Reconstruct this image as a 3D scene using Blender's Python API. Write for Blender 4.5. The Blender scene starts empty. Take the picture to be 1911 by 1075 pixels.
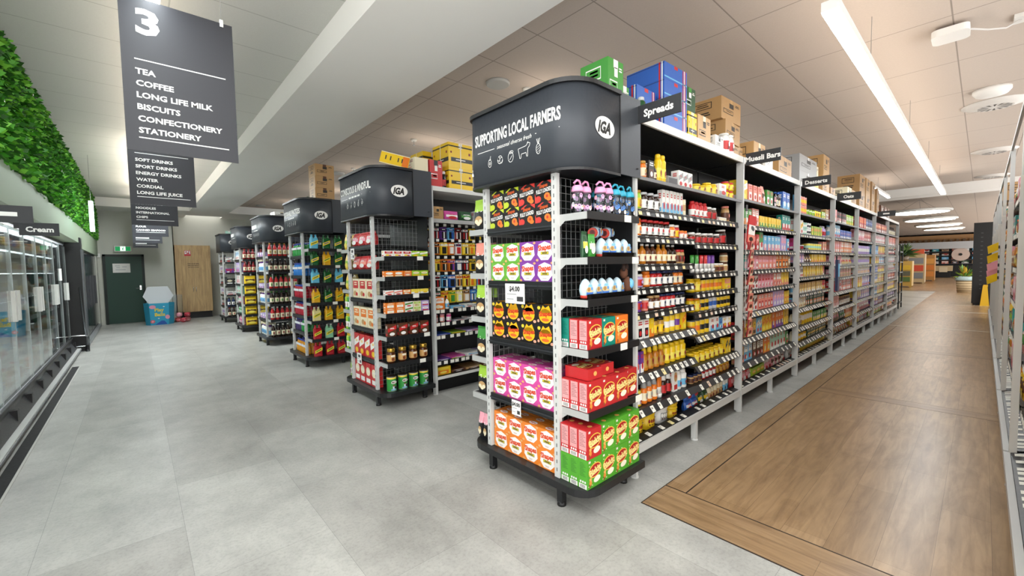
import bpy, math, random
from mathutils import Matrix, Vector
S = bpy.context.scene
COL = S.collection
RND = random.Random(7)
# ---------------------------------------------------------------- camera, world, exposure
YAW, PITCH, ROLL, FPX, EYE = .8410, .0519, .0176, 785.27, 1.45
fw = Vector((math.cos(YAW)*math.cos(PITCH), math.sin(YAW)*math.cos(PITCH), -math.sin(PITCH)))
rt = Vector((math.sin(YAW), -math.cos(YAW), 0))
dn = fw.cross(rt)
r2 = rt*math.cos(ROLL) + dn*math.sin(ROLL)
d2 = dn*math.cos(ROLL) - rt*math.sin(ROLL)
cam = bpy.data.cameras.new('camera')
cam.sensor_fit = 'HORIZONTAL'; cam.sensor_width = 36; cam.lens = 36*FPX/1911
cam.clip_start = .02; cam.clip_end = 200
co = bpy.data.objects.new('camera', cam); COL.objects.link(co)
M = Matrix((r2, -d2, -fw)).transposed().to_4x4(); M.translation = (0, 0, EYE)
co.matrix_world = M
S.camera = co
S.view_settings.view_transform = 'Standard'; S.view_settings.look = 'None'
S.view_settings.gamma = 1; S.view_settings.use_curve_mapping = False
S.view_settings.exposure = .3
S.cycles.use_denoising = True
S.cycles.max_bounces = 8
S.cycles.sample_clamp_indirect = 6
w = bpy.data.worlds.new('world'); S.world = w; w.use_nodes = True
w.node_tree.nodes['Background'].inputs[0].default_value = (1, .98, .95, 1)
w.node_tree.nodes['Background'].inputs[1].default_value = 2.6
LAMP = 27.0            # radiance of the linear pendant diffusers

# ---------------------------------------------------------------- materials
def lin(h):
    h = h.lstrip('#'); o = []
    for i in (0, 2, 4):
        c = int(h[i:i+2], 16)/255
        o.append(c/12.92 if c <= .04045 else ((c+.055)/1.055)**2.4)
    return (*o, 1)
_mc = {}
def mat(h, rough=.45, metal=0., alpha=1., emit=0., spec=.5, trans=0.):
    k = (h, rough, metal, alpha, emit, spec, trans)
    if k in _mc: return _mc[k]
    m = bpy.data.materials.new('mat_'+h.strip('#')); m.use_nodes = True
    nt = m.node_tree; b = nt.nodes['Principled BSDF']
    b.inputs['Base Color'].default_value = lin(h); b.inputs['Roughness'].default_value = rough
    b.inputs['Metallic'].default_value = metal; b.inputs['Alpha'].default_value = alpha
    b.inputs['Specular IOR Level'].default_value = spec
    b.inputs['Transmission Weight'].default_value = trans
    if emit:
        b.inputs['Emission Color'].default_value = lin(h); b.inputs['Emission Strength'].default_value = emit
    elif not trans:
        n = nt.nodes.new('ShaderNodeTexNoise'); n.inputs['Scale'].default_value = 60
        t = nt.nodes.new('ShaderNodeTexCoord'); nt.links.new(t.outputs['Object'], n.inputs['Vector'])
        r = nt.nodes.new('ShaderNodeMapRange'); r.inputs[3].default_value = max(.03, rough-.06); r.inputs[4].default_value = rough+.06
        nt.links.new(n.outputs['Fac'], r.inputs[0]); nt.links.new(r.outputs[0], b.inputs['Roughness'])
    _mc[k] = m
    return m
def nodes_mat(name, build):
    m = bpy.data.materials.new(name); m.use_nodes = True
    build(m.node_tree, m.node_tree.nodes['Principled BSDF'])
    return m
def N(nt, t, **kw):
    n = nt.nodes.new(t)
    for k, v in kw.items():
        if k.startswith('i_'):
            kk = k[2:]; n.inputs[int(kk) if kk.isdigit() else kk].default_value = v
        else: setattr(n, k, v)
    return n
def world_xyz(nt, loc=(0, 0, 0), rot=0, scale=(1, 1, 1)):
    g = N(nt, 'ShaderNodeNewGeometry'); mp = N(nt, 'ShaderNodeMapping')
    mp.inputs['Location'].default_value = loc; mp.inputs['Rotation'].default_value = (0, 0, rot); mp.inputs['Scale'].default_value = scale
    nt.links.new(g.outputs['Position'], mp.inputs['Vector']); return mp.outputs['Vector']
def mix(nt, fac, a, b, mode='MIX'):
    x = N(nt, 'ShaderNodeMix', data_type='RGBA', blend_type=mode)
    for s, v in ((0, fac), (6, a), (7, b)):
        if isinstance(v, (int, float, tuple)): x.inputs[s].default_value = v
        else: nt.links.new(v, x.inputs[s])
    return x.outputs[2]
def b_floor(nt, b):
    v = world_xyz(nt, (0, -.145+.6, 0), math.pi/2)     # columns .6 m wide across X, tiles 1.2 m long along Y
    br = N(nt, 'ShaderNodeTexBrick', i_Scale=1.0, offset=.5); br.inputs['Brick Width'].default_value = 1.2; br.inputs['Row Height'].default_value = .6
    br.inputs['Mortar Size'].default_value = .0012; br.inputs['Bias'].default_value = 0
    br.inputs['Color1'].default_value = lin('#a3a29d'); br.inputs['Color2'].default_value = lin('#b3b3ae'); br.inputs['Mortar'].default_value = lin('#8d8d89')
    nt.links.new(v, br.inputs['Vector'])
    n1 = N(nt, 'ShaderNodeTexNoise', i_Scale=2.2, i_Detail=9.0, i_Roughness=.68); nt.links.new(world_xyz(nt, scale=(1, .75, 1)), n1.inputs['Vector'])
    r = N(nt, 'ShaderNodeValToRGB'); r.color_ramp.elements[0].position = .3; r.color_ramp.elements[0].color = (.68, .68, .675, 1)
    r.color_ramp.elements[1].position = .68; r.color_ramp.elements[1].color = (1.14, 1.14, 1.13, 1); nt.links.new(n1.outputs['Fac'], r.inputs[0])
    c = mix(nt, 1.0, br.outputs['Color'], r.outputs[0], 'MULTIPLY')
    n2 = N(nt, 'ShaderNodeTexNoise', i_Scale=55.0, i_Detail=5.0, i_Roughness=.7); nt.links.new(world_xyz(nt), n2.inputs['Vector'])
    r3 = N(nt, 'ShaderNodeValToRGB'); r3.color_ramp.elements[0].position = .38; r3.color_ramp.elements[0].color = (.8, .8, .8, 1)
    r3.color_ramp.elements[1].position = .52; r3.color_ramp.elements[1].color = (1, 1, 1, 1); nt.links.new(n2.outputs['Fac'], r3.inputs[0])
    c = mix(nt, .7, c, r3.outputs[0], 'MULTIPLY')
    nt.links.new(c, b.inputs['Base Color'])
    b.inputs['Roughness'].default_value = .36; b.inputs['Specular IOR Level'].default_value = .42
    bp = N(nt, 'ShaderNodeBump', i_Strength=.06, i_Distance=.01); nt.links.new(n2.outputs['Fac'], bp.inputs['Height']); nt.links.new(bp.outputs[0], b.inputs['Normal'])
def wood_build(rot, c1, c2, dark, row=.19, length=1.3, rough=.3):
    def f(nt, b):
        v = world_xyz(nt, (0, .07, 0), rot)
        br = N(nt, 'ShaderNodeTexBrick', i_Scale=1.0, offset=.37); br.inputs['Brick Width'].default_value = length; br.inputs['Row Height'].default_value = row
        br.inputs['Mortar Size'].default_value = .0008; br.inputs['Bias'].default_value = 0
        br.inputs['Color1'].default_value = lin(c1); br.inputs['Color2'].default_value = lin(c2); br.inputs['Mortar'].default_value = lin(dark)
        nt.links.new(v, br.inputs['Vector'])
        vs = world_xyz(nt, (0, 0, 0), rot, (1, 1, 1)); sc = N(nt, 'ShaderNodeVectorMath', operation='MULTIPLY'); sc.inputs[1].default_value = (2.2, 26, 1)
        nt.links.new(vs, sc.inputs[0])
        n1 = N(nt, 'ShaderNodeTexNoise', i_Scale=1.0, i_Detail=7.0, i_Roughness=.62, i_Distortion=.6); nt.links.new(sc.outputs[0], n1.inputs['Vector'])
        r = N(nt, 'ShaderNodeValToRGB'); r.color_ramp.elements[0].position = .3; r.color_ramp.elements[0].color = (.62, .58, .54, 1)
        r.color_ramp.elements[1].position = .62; r.color_ramp.elements[1].color = (1.1, 1.1, 1.1, 1); nt.links.new(n1.outputs['Fac'], r.inputs[0])
        c = mix(nt, .75, br.outputs['Color'], r.outputs[0], 'MULTIPLY')
        sc2 = N(nt, 'ShaderNodeVectorMath', operation='MULTIPLY'); sc2.inputs[1].default_value = (1.6, 5, 1); nt.links.new(vs, sc2.inputs[0])
        n3 = N(nt, 'ShaderNodeTexNoise', i_Scale=1.6, i_Detail=6.0, i_Roughness=.6, i_Distortion=1.2); nt.links.new(sc2.outputs[0], n3.inputs['Vector'])
        r3 = N(nt, 'ShaderNodeValToRGB'); r3.color_ramp.elements[0].position = .33; r3.color_ramp.elements[0].color = (.7, .66, .62, 1)
        r3.color_ramp.elements[1].position = .55; r3.color_ramp.elements[1].color = (1, 1, 1, 1); nt.links.new(n3.outputs['Fac'], r3.inputs[0])
        c = mix(nt, .7, c, r3.outputs[0], 'MULTIPLY')
        nt.links.new(c, b.inputs['Base Color']); b.inputs['Roughness'].default_value = rough; b.inputs['Specular IOR Level'].default_value = .45
    return f
def b_ceil(base, line):
    def f(nt, b):
        v = world_xyz(nt, (-2.674, -1.41, 0))
        br = N(nt, 'ShaderNodeTexBrick', i_Scale=1.0, offset=0.0); br.inputs['Brick Width'].default_value = 1.195; br.inputs['Row Height'].default_value = .597
        br.inputs['Mortar Size'].default_value = .006; br.inputs['Bias'].default_value = -.4; br.inputs['Mortar Smooth'].default_value = .3
        br.inputs['Color1'].default_value = lin(base); br.inputs['Color2'].default_value = lin(base); br.inputs['Mortar'].default_value = lin(line)
        nt.links.new(v, br.inputs['Vector'])
        n = N(nt, 'ShaderNodeTexNoise', i_Scale=90.0, i_Detail=3.0); nt.links.new(world_xyz(nt), n.inputs['Vector'])
        r = N(nt, 'ShaderNodeMapRange', i_3=.93, i_4=1.05); nt.links.new(n.outputs['Fac'], r.inputs[0])
        nt.links.new(mix(nt, 1.0, br.outputs['Color'], r.outputs[0], 'MULTIPLY'), b.inputs['Base Color'])
        b.inputs['Roughness'].default_value = .9; b.inputs['Specular IOR Level'].default_value = .1
    return f
def b_plain(hexc, amt=.06, scale=3.0, rough=.85):
    def f(nt, b):
        n = N(nt, 'ShaderNodeTexNoise', i_Scale=scale, i_Detail=5.0); nt.links.new(world_xyz(nt), n.inputs['Vector'])
        r = N(nt, 'ShaderNodeMapRange', i_3=1-amt, i_4=1+amt); nt.links.new(n.outputs['Fac'], r.inputs[0])
        nt.links.new(mix(nt, 1.0, lin(hexc), r.outputs[0], 'MULTIPLY'), b.inputs['Base Color'])
        b.inputs['Roughness'].default_value = rough; b.inputs['Specular IOR Level'].default_value = .2
    return f
M_FLOOR = nodes_mat('grey_vinyl_tiles', b_floor)
M_WOOD = nodes_mat('oak_planks', wood_build(0, '#a98c69', '#967956', '#6b5238'))
M_WOODX = nodes_mat('oak_planks_across', wood_build(math.pi/2, '#9d8160', '#8d7150', '#5d4730', .145))
M_CEILR = nodes_mat('ceiling_tiles_warm_bounce', b_ceil('#bfb2a7', '#93887f'))  # warm tan puts light bounced off the oak floor into the colour
M_CEILL = nodes_mat('ceiling_tiles_white', b_ceil('#c6c6c1', '#aaaaa5'))
M_PLASTER = nodes_mat('plaster_white', b_plain('#efede9', .015))
M_WALL = nodes_mat('wall_grey_green', b_plain('#c6c7bd', .03))
M_VAL = nodes_mat('valance_sage', b_plain('#7d8974', .03, 3, .6))
M_OAK = nodes_mat('light_oak_laminate', wood_build(math.pi/2, '#c8a878', '#c4a472', '#b8965f', 3.0, 9.0, .5))
def b_glass(nt, b):
    g = N(nt, 'ShaderNodeBsdfGlossy'); g.inputs['Roughness'].default_value = .015; g.inputs['Color'].default_value = (1, 1, 1, 1)
    t = N(nt, 'ShaderNodeBsdfTransparent'); t.inputs['Color'].default_value = (.9, .94, .93, 1)
    f = N(nt, 'ShaderNodeFresnel'); f.inputs['IOR'].default_value = 1.32
    mr = N(nt, 'ShaderNodeMapRange', i_1=0.0, i_2=1.0, i_3=.06, i_4=.9); nt.links.new(f.outputs[0], mr.inputs[0])
    m = N(nt, 'ShaderNodeMixShader'); nt.links.new(mr.outputs[0], m.inputs[0])
    nt.links.new(t.outputs[0], m.inputs[1]); nt.links.new(g.outputs[0], m.inputs[2])
    nt.links.new(m.outputs[0], nt.nodes['Material Output'].inputs['Surface'])
M_GLASS = nodes_mat('door_glass', b_glass)
def b_clear(nt, b):
    g = N(nt, 'ShaderNodeBsdfGlossy'); g.inputs['Roughness'].default_value = .08
    t = N(nt, 'ShaderNodeBsdfTransparent'); t.inputs['Color'].default_value = (.86, .9, .92, 1)
    f = N(nt, 'ShaderNodeFresnel'); f.inputs['IOR'].default_value = 1.45
    m = N(nt, 'ShaderNodeMixShader'); nt.links.new(f.outputs[0], m.inputs[0])
    nt.links.new(t.outputs[0], m.inputs[1]); nt.links.new(g.outputs[0], m.inputs[2])
    nt.links.new(m.outputs[0], nt.nodes['Material Output'].inputs['Surface'])
M_CLEAR = nodes_mat('clear_plastic', b_clear)
BLACK = mat('#17181a', .42); BLK2 = mat('#0c0c0d', .5); CHAR = mat('#3b3f45', .42, 0, 1, 0, .4); STEEL = mat('#b9bab8', .4, .25); POST = mat('#c3c4c1', .45)
WHITE = mat('#e9e8e4', .5); CHROME = mat('#c9cbcc', .2, .9); TICKET = mat('#eceadf', .6); LETTER = mat('#e8e8e4', .6)
LIGHT = mat('#f3fbff', .5, 0, 1, LAMP); UPLIGHT = mat('#fff3e4', .5, 0, 1, LAMP*.32)

# ---------------------------------------------------------------- mesh building
_tc = {}
def text_geo(s, bold=.0):
    k = (s, bold)
    if k not in _tc:
        c = bpy.data.curves.new('t', 'FONT'); c.body = s; c.size = 1; c.resolution_u = 2; c.offset = bold; c.align_x = 'LEFT'
        o = bpy.data.objects.new('t', c); COL.objects.link(o)
        dg = bpy.context.evaluated_depsgraph_get(); me = bpy.data.meshes.new_from_object(o.evaluated_get(dg))
        V = [(p.co.x, p.co.y) for p in me.vertices]; Fs = [tuple(p.vertices) for p in me.polygons]
        bpy.data.objects.remove(o); bpy.data.curves.remove(c); bpy.data.meshes.remove(me)
        xs = [p[0] for p in V] or [0, 1]
        _tc[k] = (V, Fs, min(xs), max(xs))
    return _tc[k]
class Fr:                                   # a flat face to draw on: origin, right, up
    def __init__(s, O, U, V):
        s.O, s.U, s.V = Vector(O), Vector(U), Vector(V); s.N = s.U.cross(s.V)
    def __call__(s, x, y, off=.0008): return s.O + s.U*x + s.V*y + s.N*off
class MB:
    def __init__(s): s.v = []; s.f = []; s.m = []; s.s = []; s.mats = []
    def mi(s, m):
        if m not in s.mats: s.mats.append(m)
        return s.mats.index(m)
    def face(s, pts, m, sm=False):
        i = len(s.v); s.v += [tuple(p) for p in pts]; s.f.append(tuple(range(i, i+len(pts)))); s.m.append(s.mi(m)); s.s.append(sm)
    def box(s, x0, y0, z0, x1, y1, z1, m, top=None, left=None):
        i = len(s.v); k = s.mi(m)
        s.v += [(x, y, z) for z in (z0, z1) for y in (y0, y1) for x in (x0, x1)]
        for q, mm in (((0, 2, 3, 1), k), ((4, 5, 7, 6), s.mi(top) if top else k), ((0, 1, 5, 4), k), ((2, 6, 7, 3), k), ((0, 4, 6, 2), s.mi(left) if left else k), ((1, 3, 7, 5), k)):
            s.f.append(tuple(i+a for a in q)); s.m.append(mm); s.s.append(False)
        return s
    def prism(s, poly, z0, z1, m, side=None, sm=False, axis=2):
        n = len(poly); i = len(s.v); k = s.mi(m); ks = s.mi(side or m)
        def P(x, y, z): return (x, y, z) if axis == 2 else ((z, x, y) if axis == 0 else (y, z, x))
        s.v += [P(x, y, z0) for x, y in poly] + [P(x, y, z1) for x, y in poly]
        s.f.append(tuple(i+a for a in reversed(range(n)))); s.m.append(k); s.s.append(False)
        s.f.append(tuple(i+n+a for a in range(n))); s.m.append(k); s.s.append(False)
        for a in range(n):
            b = (a+1) % n; s.f.append((i+a, i+b, i+n+b, i+n+a)); s.m.append(ks); s.s.append(sm)
        return s
    def lathe(s, prof, m, n=14, c=(0, 0, 0), ms=None, sx=1., sy=1., cap=True, sm=True):
        i = len(s.v); k = s.mi(m)
        for r, z in prof:
            s.v += [(c[0]+sx*r*math.cos(2*math.pi*a/n), c[1]+sy*r*math.sin(2*math.pi*a/n), c[2]+z) for a in range(n)]
        for j in range(len(prof)-1):
            kk = s.mi(ms[j]) if ms and ms[j] else k
            for a in range(n):
                b = (a+1) % n; s.f.append((i+j*n+a, i+j*n+b, i+(j+1)*n+b, i+(j+1)*n+a)); s.m.append(kk); s.s.append(sm)
        if cap:
            s.f.append(tuple(i+a for a in reversed(range(n)))); s.m.append(k); s.s.append(False)
            j = (len(prof)-1)*n; s.f.append(tuple(i+j+a for a in range(n))); s.m.append(s.mi(ms[-1]) if ms and ms[-1] else k); s.s.append(False)
        return s
    def tube(s, pts, r, m, n=6, closed=False):
        pts = [Vector(p) for p in pts]; i = len(s.v); k = s.mi(m); c = len(pts)
        for j, p in enumerate(pts):
            d = (pts[(j+1) % c] - pts[j-1]) if closed else (pts[min(j+1, c-1)] - pts[max(j-1, 0)])
            d.normalize(); u = d.orthogonal() if abs(d.z) > .95 else d.cross(Vector((0, 0, 1))); u.normalize(); q = d.cross(u)
            s.v += [tuple(p + (u*math.cos(2*math.pi*a/n) + q*math.sin(2*math.pi*a/n))*r) for a in range(n)]
        for j in range(c if closed else c-1):
            o = ((j+1) % c)*n
            for a in range(n):
                b = (a+1) % n; s.f.append((i+j*n+a, i+j*n+b, i+o+b, i+o+a)); s.m.append(k); s.s.append(True)
        if not closed:
            s.f.append(tuple(i+a for a in range(n))); s.m.append(k); s.s.append(False)
            s.f.append(tuple(i+(c-1)*n+a for a in reversed(range(n)))); s.m.append(k); s.s.append(False)
        return s
    # flat artwork on a frame
    def poly(s, fr, pts, m, off=.0008): s.face([fr(x, y, off) for x, y in pts], m); return s
    def rect(s, fr, x0, y0, x1, y1, m, off=.0008): return s.poly(fr, [(x0, y0), (x1, y0), (x1, y1), (x0, y1)], m, off)
    def ell(s, fr, cx, cy, rx, ry, m, off=.001, n=14, rot=0):
        c, d = math.cos(rot), math.sin(rot)
        return s.poly(fr, [(cx+rx*math.cos(a)*c-ry*math.sin(a)*d, cy+rx*math.cos(a)*d+ry*math.sin(a)*c) for a in [2*math.pi*i/n for i in range(n)]], m, off)
    def text(s, fr, t, x, y, h, m, bold=.02, rot=0, align='c', fit=None, off=.0012, shear=0, sx=1.0):
        V, Fs, a, b = text_geo(t, bold); k = h/.72; wd = (b-a)*k*sx
        if fit: sx = sx*fit/wd; wd = fit
        x0 = {'c': -wd/2, 'l': 0, 'r': -wd}[align]; c, d = math.cos(rot), math.sin(rot)
        i = len(s.v); kk = s.mi(m)
        for px, py in V:
            ly = py*k - h/2; lx = x0 + (px-a)*k*sx + shear*ly
            s.v.append(tuple(fr(x+lx*c-ly*d, y+lx*d+ly*c, off)))
        for f in Fs: s.f.append(tuple(i+q for q in f)); s.m.append(kk); s.s.append(False)
        return s
    def mesh(s, name, org=(0, 0, 0)):
        me = bpy.data.meshes.new(name)
        ox, oy, oz = org
        me.from_pydata([(x-ox, y-oy, z-oz) for x, y, z in s.v] if org != (0, 0, 0) else s.v, [], s.f)
        for m in s.mats: me.materials.append(m)
        me.polygons.foreach_set('material_index', s.m); me.polygons.foreach_set('use_smooth', s.s)
        me.update(); return me
def rrect(x0, y0, x1, y1, r, n=5, corners=(1, 1, 1, 1)):
    P = []
    for (cx, cy, a0), on in zip(((x0+r, y0+r, math.pi), (x1-r, y0+r, -math.pi/2), (x1-r, y1-r, 0), (x0+r, y1-r, math.pi/2)), corners):
        if on: P += [(cx+r*math.cos(a0+math.pi/2*i/n), cy+r*math.sin(a0+math.pi/2*i/n)) for i in range(n+1)]
        else: P.append((cx + (r if a0 in (-math.pi/2, 0) else -r), cy + (r if a0 in (0, math.pi/2) else -r)))
    return P
# ---------------------------------------------------------------- objects
def tag(o, label=None, cat=None, group=None, kind=None):
    if label: o['label'] = label
    if cat: o['category'] = cat
    if group: o['group'] = group
    if kind: o['kind'] = kind
    return o
def obj(name, me, parent=None, loc=(0, 0, 0), rz=0):
    o = bpy.data.objects.new(name, me); COL.objects.link(o)
    if parent: o.parent = parent
    o.location = loc; o.rotation_euler = (0, 0, rz); return o
def thing(name, label, cat, loc=(0, 0, 0), rz=0, group=None): return tag(obj(name, None, None, loc, rz), label, cat, group)
def solo(name, mb, label, cat, group=None, kind=None, org=None):
    if org is None:
        xs, ys, zs = zip(*mb.v); org = ((min(xs)+max(xs))/2, (min(ys)+max(ys))/2, min(zs))
    return tag(obj(name, mb.mesh(name, org), None, org), label, cat, group, kind)
def part(name, mb, parent, label=None, kind=None):
    org = tuple(parent.location) if parent.parent is None else tuple(parent.parent.location)
    o = obj(name, mb.mesh(name, org), parent)
    if label: o['label'] = label
    if kind: o['kind'] = kind
    return o
def struct(name, mb, label, cat): return tag(obj(name, mb.mesh(name)), label, cat, None, 'structure')
def copy_tree(o, parent=None):
    c = o.copy(); COL.objects.link(c)
    if parent: c.parent = parent
    for ch in o.children: copy_tree(ch, c)
    return c
# ================================================================ SETTING
ZC, ZB = 3.43, 3.2
m = MB(); m.box(-1.8, -2.0, -.05, 56, 17.1, 0, M_FLOOR); struct('floor', m, 'grey vinyl tile floor of the shop', 'floor')
m = MB(); m.box(2.52, -2.0, 0, 16.4, 1.204, .003, M_WOOD); m.box(19.0, -2.0, 0, 47, 1.34, .003, M_WOOD); m.box(16.5, -2.0, 0, 18.9, 1.34, .003, M_WOOD); m.box(26.5, 1.34, 0, 48, 7, .003, M_WOOD)
m.box(2.52, 1.21, 0, 16.4, 1.34, .003, M_WOOD)
m.box(2.229, -2.0, 0, 2.514, 1.34, .003, M_WOODX)
for x in (5.61, 9.0): m.box(x, -2.0, .003, x+.19, 1.204, .0036, M_WOODX)
SEAM = mat('#2a1d12', .6)
m.box(2.514, -2.0, 0, 2.522, 1.34, .0038, SEAM); m.box(2.52, 1.203, 0, 12.3, 1.211, .0039, SEAM); m.box(2.223, 1.34, 0, 16.4, 1.346, .003, SEAM); m.box(2.223, -2.0, 0, 2.23, 1.34, .003, SEAM)
for x in (5.605, 5.8, 8.995, 9.19): m.box(x, -2.0, .003, x+.004, 1.204, .0038, SEAM)
for x in (12.33, 16.44, 18.93): m.box(x, -2.0, 0, x+.06, 1.34, .0045, mat('#cfc9bb', .35))
struct('floor_oak', m, 'oak plank floor of the main aisle', 'floor')
m = MB(); m.box(2.2, -3.4, ZC, 56, 16.45, ZC+.1, M_CEILR); struct('ceiling', m, 'tiled ceiling over the aisles', 'ceiling')
m = MB(); m.box(-1.7, 2.0, ZC, 1.257, 15.3, ZC+.1, M_CEILL); struct('ceiling_fridge_side', m, 'white tiled ceiling beside the fridges', 'ceiling')
m = MB(); m.box(1.257, .6, ZB, 2.2, 16.45, ZC+.1, M_PLASTER); struct('trim_1', m, 'white plaster bulkhead along the ends of the aisles', 'bulkhead')
m = MB(); m.box(-1.7, 15.3, ZB, 1.257, 17, ZC+.1, M_PLASTER); m.box(2.2, 15.3, ZB, 9, 17, ZC, M_PLASTER); struct('trim_2', m, 'plaster bulkhead along the back wall', 'bulkhead')
m = MB(); m.box(16.2, -3.4, 3.2, 16.9, 6, ZC, M_PLASTER); struct('trim_3', m, 'plaster beam across the far main aisle ceiling', 'bulkhead')
m = MB(); m.box(-1.7, 16.45, 0, .92, 16.6, ZC, M_WALL); m.box(.9, 16.45, 0, .92, 17.0, ZC, M_WALL); m.box(.92, 17.0, 0, 9, 17.1, ZC, M_WALL); struct('wall_back', m, 'grey green back wall with green door', 'wall')
m = MB(); m.box(-1.75, 1.6, 0, -1.65, 16.6, ZC, M_WALL); m.box(-1.65, 15.85, 0, -.757, 16.45, 2.3, M_WALL); struct('wall_left', m, 'wall behind the fridges', 'wall')
m = MB(); m.box(9, 16.45, 0, 56, 16.6, ZC, M_WALL); m.box(15.6, 8, 0, 56, 8.1, ZC, mat('#2b2c2e', .7)); struct('wall_far', m, 'far side wall of the shop', 'wall')
m = MB(); m.box(-1.6, 16.43, 0, -.757+.02, 16.45, .07, mat('#b7b6ae', .5)); m.box(.24, 16.43, 0, .92, 16.45, .07, mat('#b7b6ae', .5)); struct('baseboard_back', m, 'pale skirting along the back wall', 'baseboard')
# valance over the fridges
m = MB(); m.box(-1.65, 2.0, 2.02, -.74, 11.05, 2.37, M_VAL); m.box(-1.65, 11.05, 2.12, -.74, 11.6, 2.37, M_VAL); m.box(-1.65, 11.6, 1.93, -.74, 16.45, 2.37, M_VAL)
struct('trim_4', m, 'sage green valance over the fridges', 'valance')
# hedge
t = thing('hedge_wall', 'artificial green hedge with small white flowers above the fridges', 'hedge', (-.9, 9.2, 2.37))
m = MB(); m.box(-1.0, 2.0, 2.38, -.82, 16.2, ZC, mat('#1d3312', .9)); part('backing', m, t)
m = MB(); fl = MB(); GR = [mat(c, .55) for c in ('#2f6a1b', '#3f8a22', '#57a72c', '#79c03a', '#275816')]; rr = random.Random(3)
for i in range(30000):
    y = 2.2 + 14*rr.random()**.85; z = 2.36 + 1.07*rr.random(); x = -.82 + .1*rr.random(); L = .035+.045*rr.random(); W = L*.32
    d = Vector((.5+rr.random(), rr.uniform(-1, 1), rr.uniform(-1, .7))).normalized(); u = d.cross(Vector((rr.random(), rr.random(), rr.random()))).normalized()
    p = Vector((x, y, z)); q = p+d*L; mid = p+d*L*.5
    m.face([p, mid+u*W, q, mid-u*W], GR[min(4, int(rr.random()*5))])
part('foliage', m, t, None, 'stuff')
for i in range(420):
    y = 2.2 + 14*rr.random()**.85; z = 2.45 + .95*rr.random(); p = Vector((-.715, y, z))
    for k in range(5):
        a = 2*math.pi*k/5+rr.random(); d = Vector((.25, math.cos(a), math.sin(a)))*.02; s_ = Vector((0, -math.sin(a), math.cos(a)))*.008
        fl.face([p, p+d*.6+s_, p+d, p+d*.6-s_], mat('#f2f2ea', .6))
part('flowers', fl, t, 'tiny white flowers', 'stuff')
# door and notices on the back wall
DG = mat('#1d3f33', .45)
m = MB(); m.box(-.66, 16.40, 0, -.60, 16.46, 1.98, mat('#16211d', .5)); m.box(.16, 16.40, 0, .22, 16.46, 1.98, mat('#16211d', .5)); m.box(-.66, 16.40, 1.92, .22, 16.46, 1.98, mat('#16211d', .5)); m.box(-.60, 16.42, .01, .16, 16.46, 1.92, DG)
dr = struct('door_1', m, 'dark green back door with black frame', 'door')
m = MB(); m.box(-.46, 16.412, 1.46, -.09, 16.42, 1.72, WHITE); fr = Fr((-.46, 16.411, 1.46), (1, 0, 0), (0, 0, 1))
for i, (a, b, c) in enumerate(((.05, .15, .19), (.08, .15, .14), (.2, .3, .16), (.06, .27, .08))): m.rect(fr, a, c, b, c+.012, mat('#9aa0a8'))
part('door_notice', m, dr, 'white paper notice')
m = MB(); m.tube([(.11, 16.42, 1.0), (.11, 16.36, 1.0), (.0, 16.36, 1.0)], .011, CHROME); m.box(.09, 16.40, .95, .13, 16.42, 1.08, CHROME); part('door_handle', m, dr, 'chrome lever handle')
m = MB(); m.box(-.40, 16.36, 2.06, -.04, 16.45, 2.22, WHITE); t = solo('exit_sign', m, 'green and white lit running man exit sign above green door', 'sign')
m = MB(); fr = Fr((-.40, 16.36, 2.06), (1, 0, 0), (0, 0, 1)); EG = mat('#0f8a4b', .5, 0, 1, .6)
m.rect(fr, .02, .02, .34, .14, EG, .001); m.rect(fr, .125, .02, .235, .14, mat('#e9fff4', .5, 0, 1, .9), .0016)
m.ell(fr, .19, .115, .012, .012, EG, .002); m.poly(fr, [(.165, .1), (.195, .1), (.19, .06), (.21, .035), (.2, .03), (.178, .055), (.16, .03), (.15, .035), (.168, .065)], EG, .002)
part('sign_face', m, t)
m = MB(); m.box(-.755, 16.38, 1.9, -.70, 16.45, 2.0, WHITE); solo('wall_sensor', m, 'small white sensor box on back wall by hedge end', 'sensor')
# oak cupboard
t = thing('cupboard', 'tall oak utility cupboard beside back wall with red sign', 'cupboard', (1.37, 16.7, 0))
m = MB(); m.box(.93, 16.42, .2, 1.82, 17.0, 2.27, M_OAK); m.box(.95, 16.5, 0, 1.8, 17, .2, BLK2); part('carcass', m, t)
m = MB(); m.box(.94, 16.40, 1.9, 1.81, 16.42, 2.26, M_OAK); part('top_panel', m, t)
for x0, x1, hx in ((.94, 1.372, 1.34), (1.378, 1.81, 1.41)):
    m = MB(); m.box(x0, 16.40, .21, x1, 16.42, 1.893, M_OAK); d = part('cupboard_door', m, t)
    m = MB(); m.tube([(hx, 16.4, .83), (hx, 16.365, .85), (hx, 16.365, .95), (hx, 16.4, .97)], .007, CHROME); part('handle', m, d)
m = MB(); fr = Fr((1.16, 16.40, 1.94), (1, 0, 0), (0, 0, 1)); RD = mat('#c8283a')
m.rect(fr, 0, 0, .16, .17, RD); m.rect(fr, .012, .055, .148, .158, WHITE, .0012); m.ell(fr, .05, .12, .025, .02, RD, .0016); m.poly(fr, [(.03, .06), (.13, .06), (.13, .075), (.1, .12), (.08, .09)], RD, .0016); m.ell(fr, .115, .135, .02, .015, RD, .0016)
part('hose_sign', m, t, 'red fire hose reel sign')
m = MB(); fr = Fr((1.375, 16.40, 1.6), (1, 0, 0), (0, 0, 1)); BT = mat('#2a2018')
for i, s_ in enumerate(('FIRE HOSE REEL', 'FIRE HYDRANT', 'FIRE EXTINGUISHER')): m.text(fr, s_, 0, .1-.055*i, .03 if i < 2 else .022, BT, .03)
part('lettering', m, t, 'dark lettering')
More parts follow.
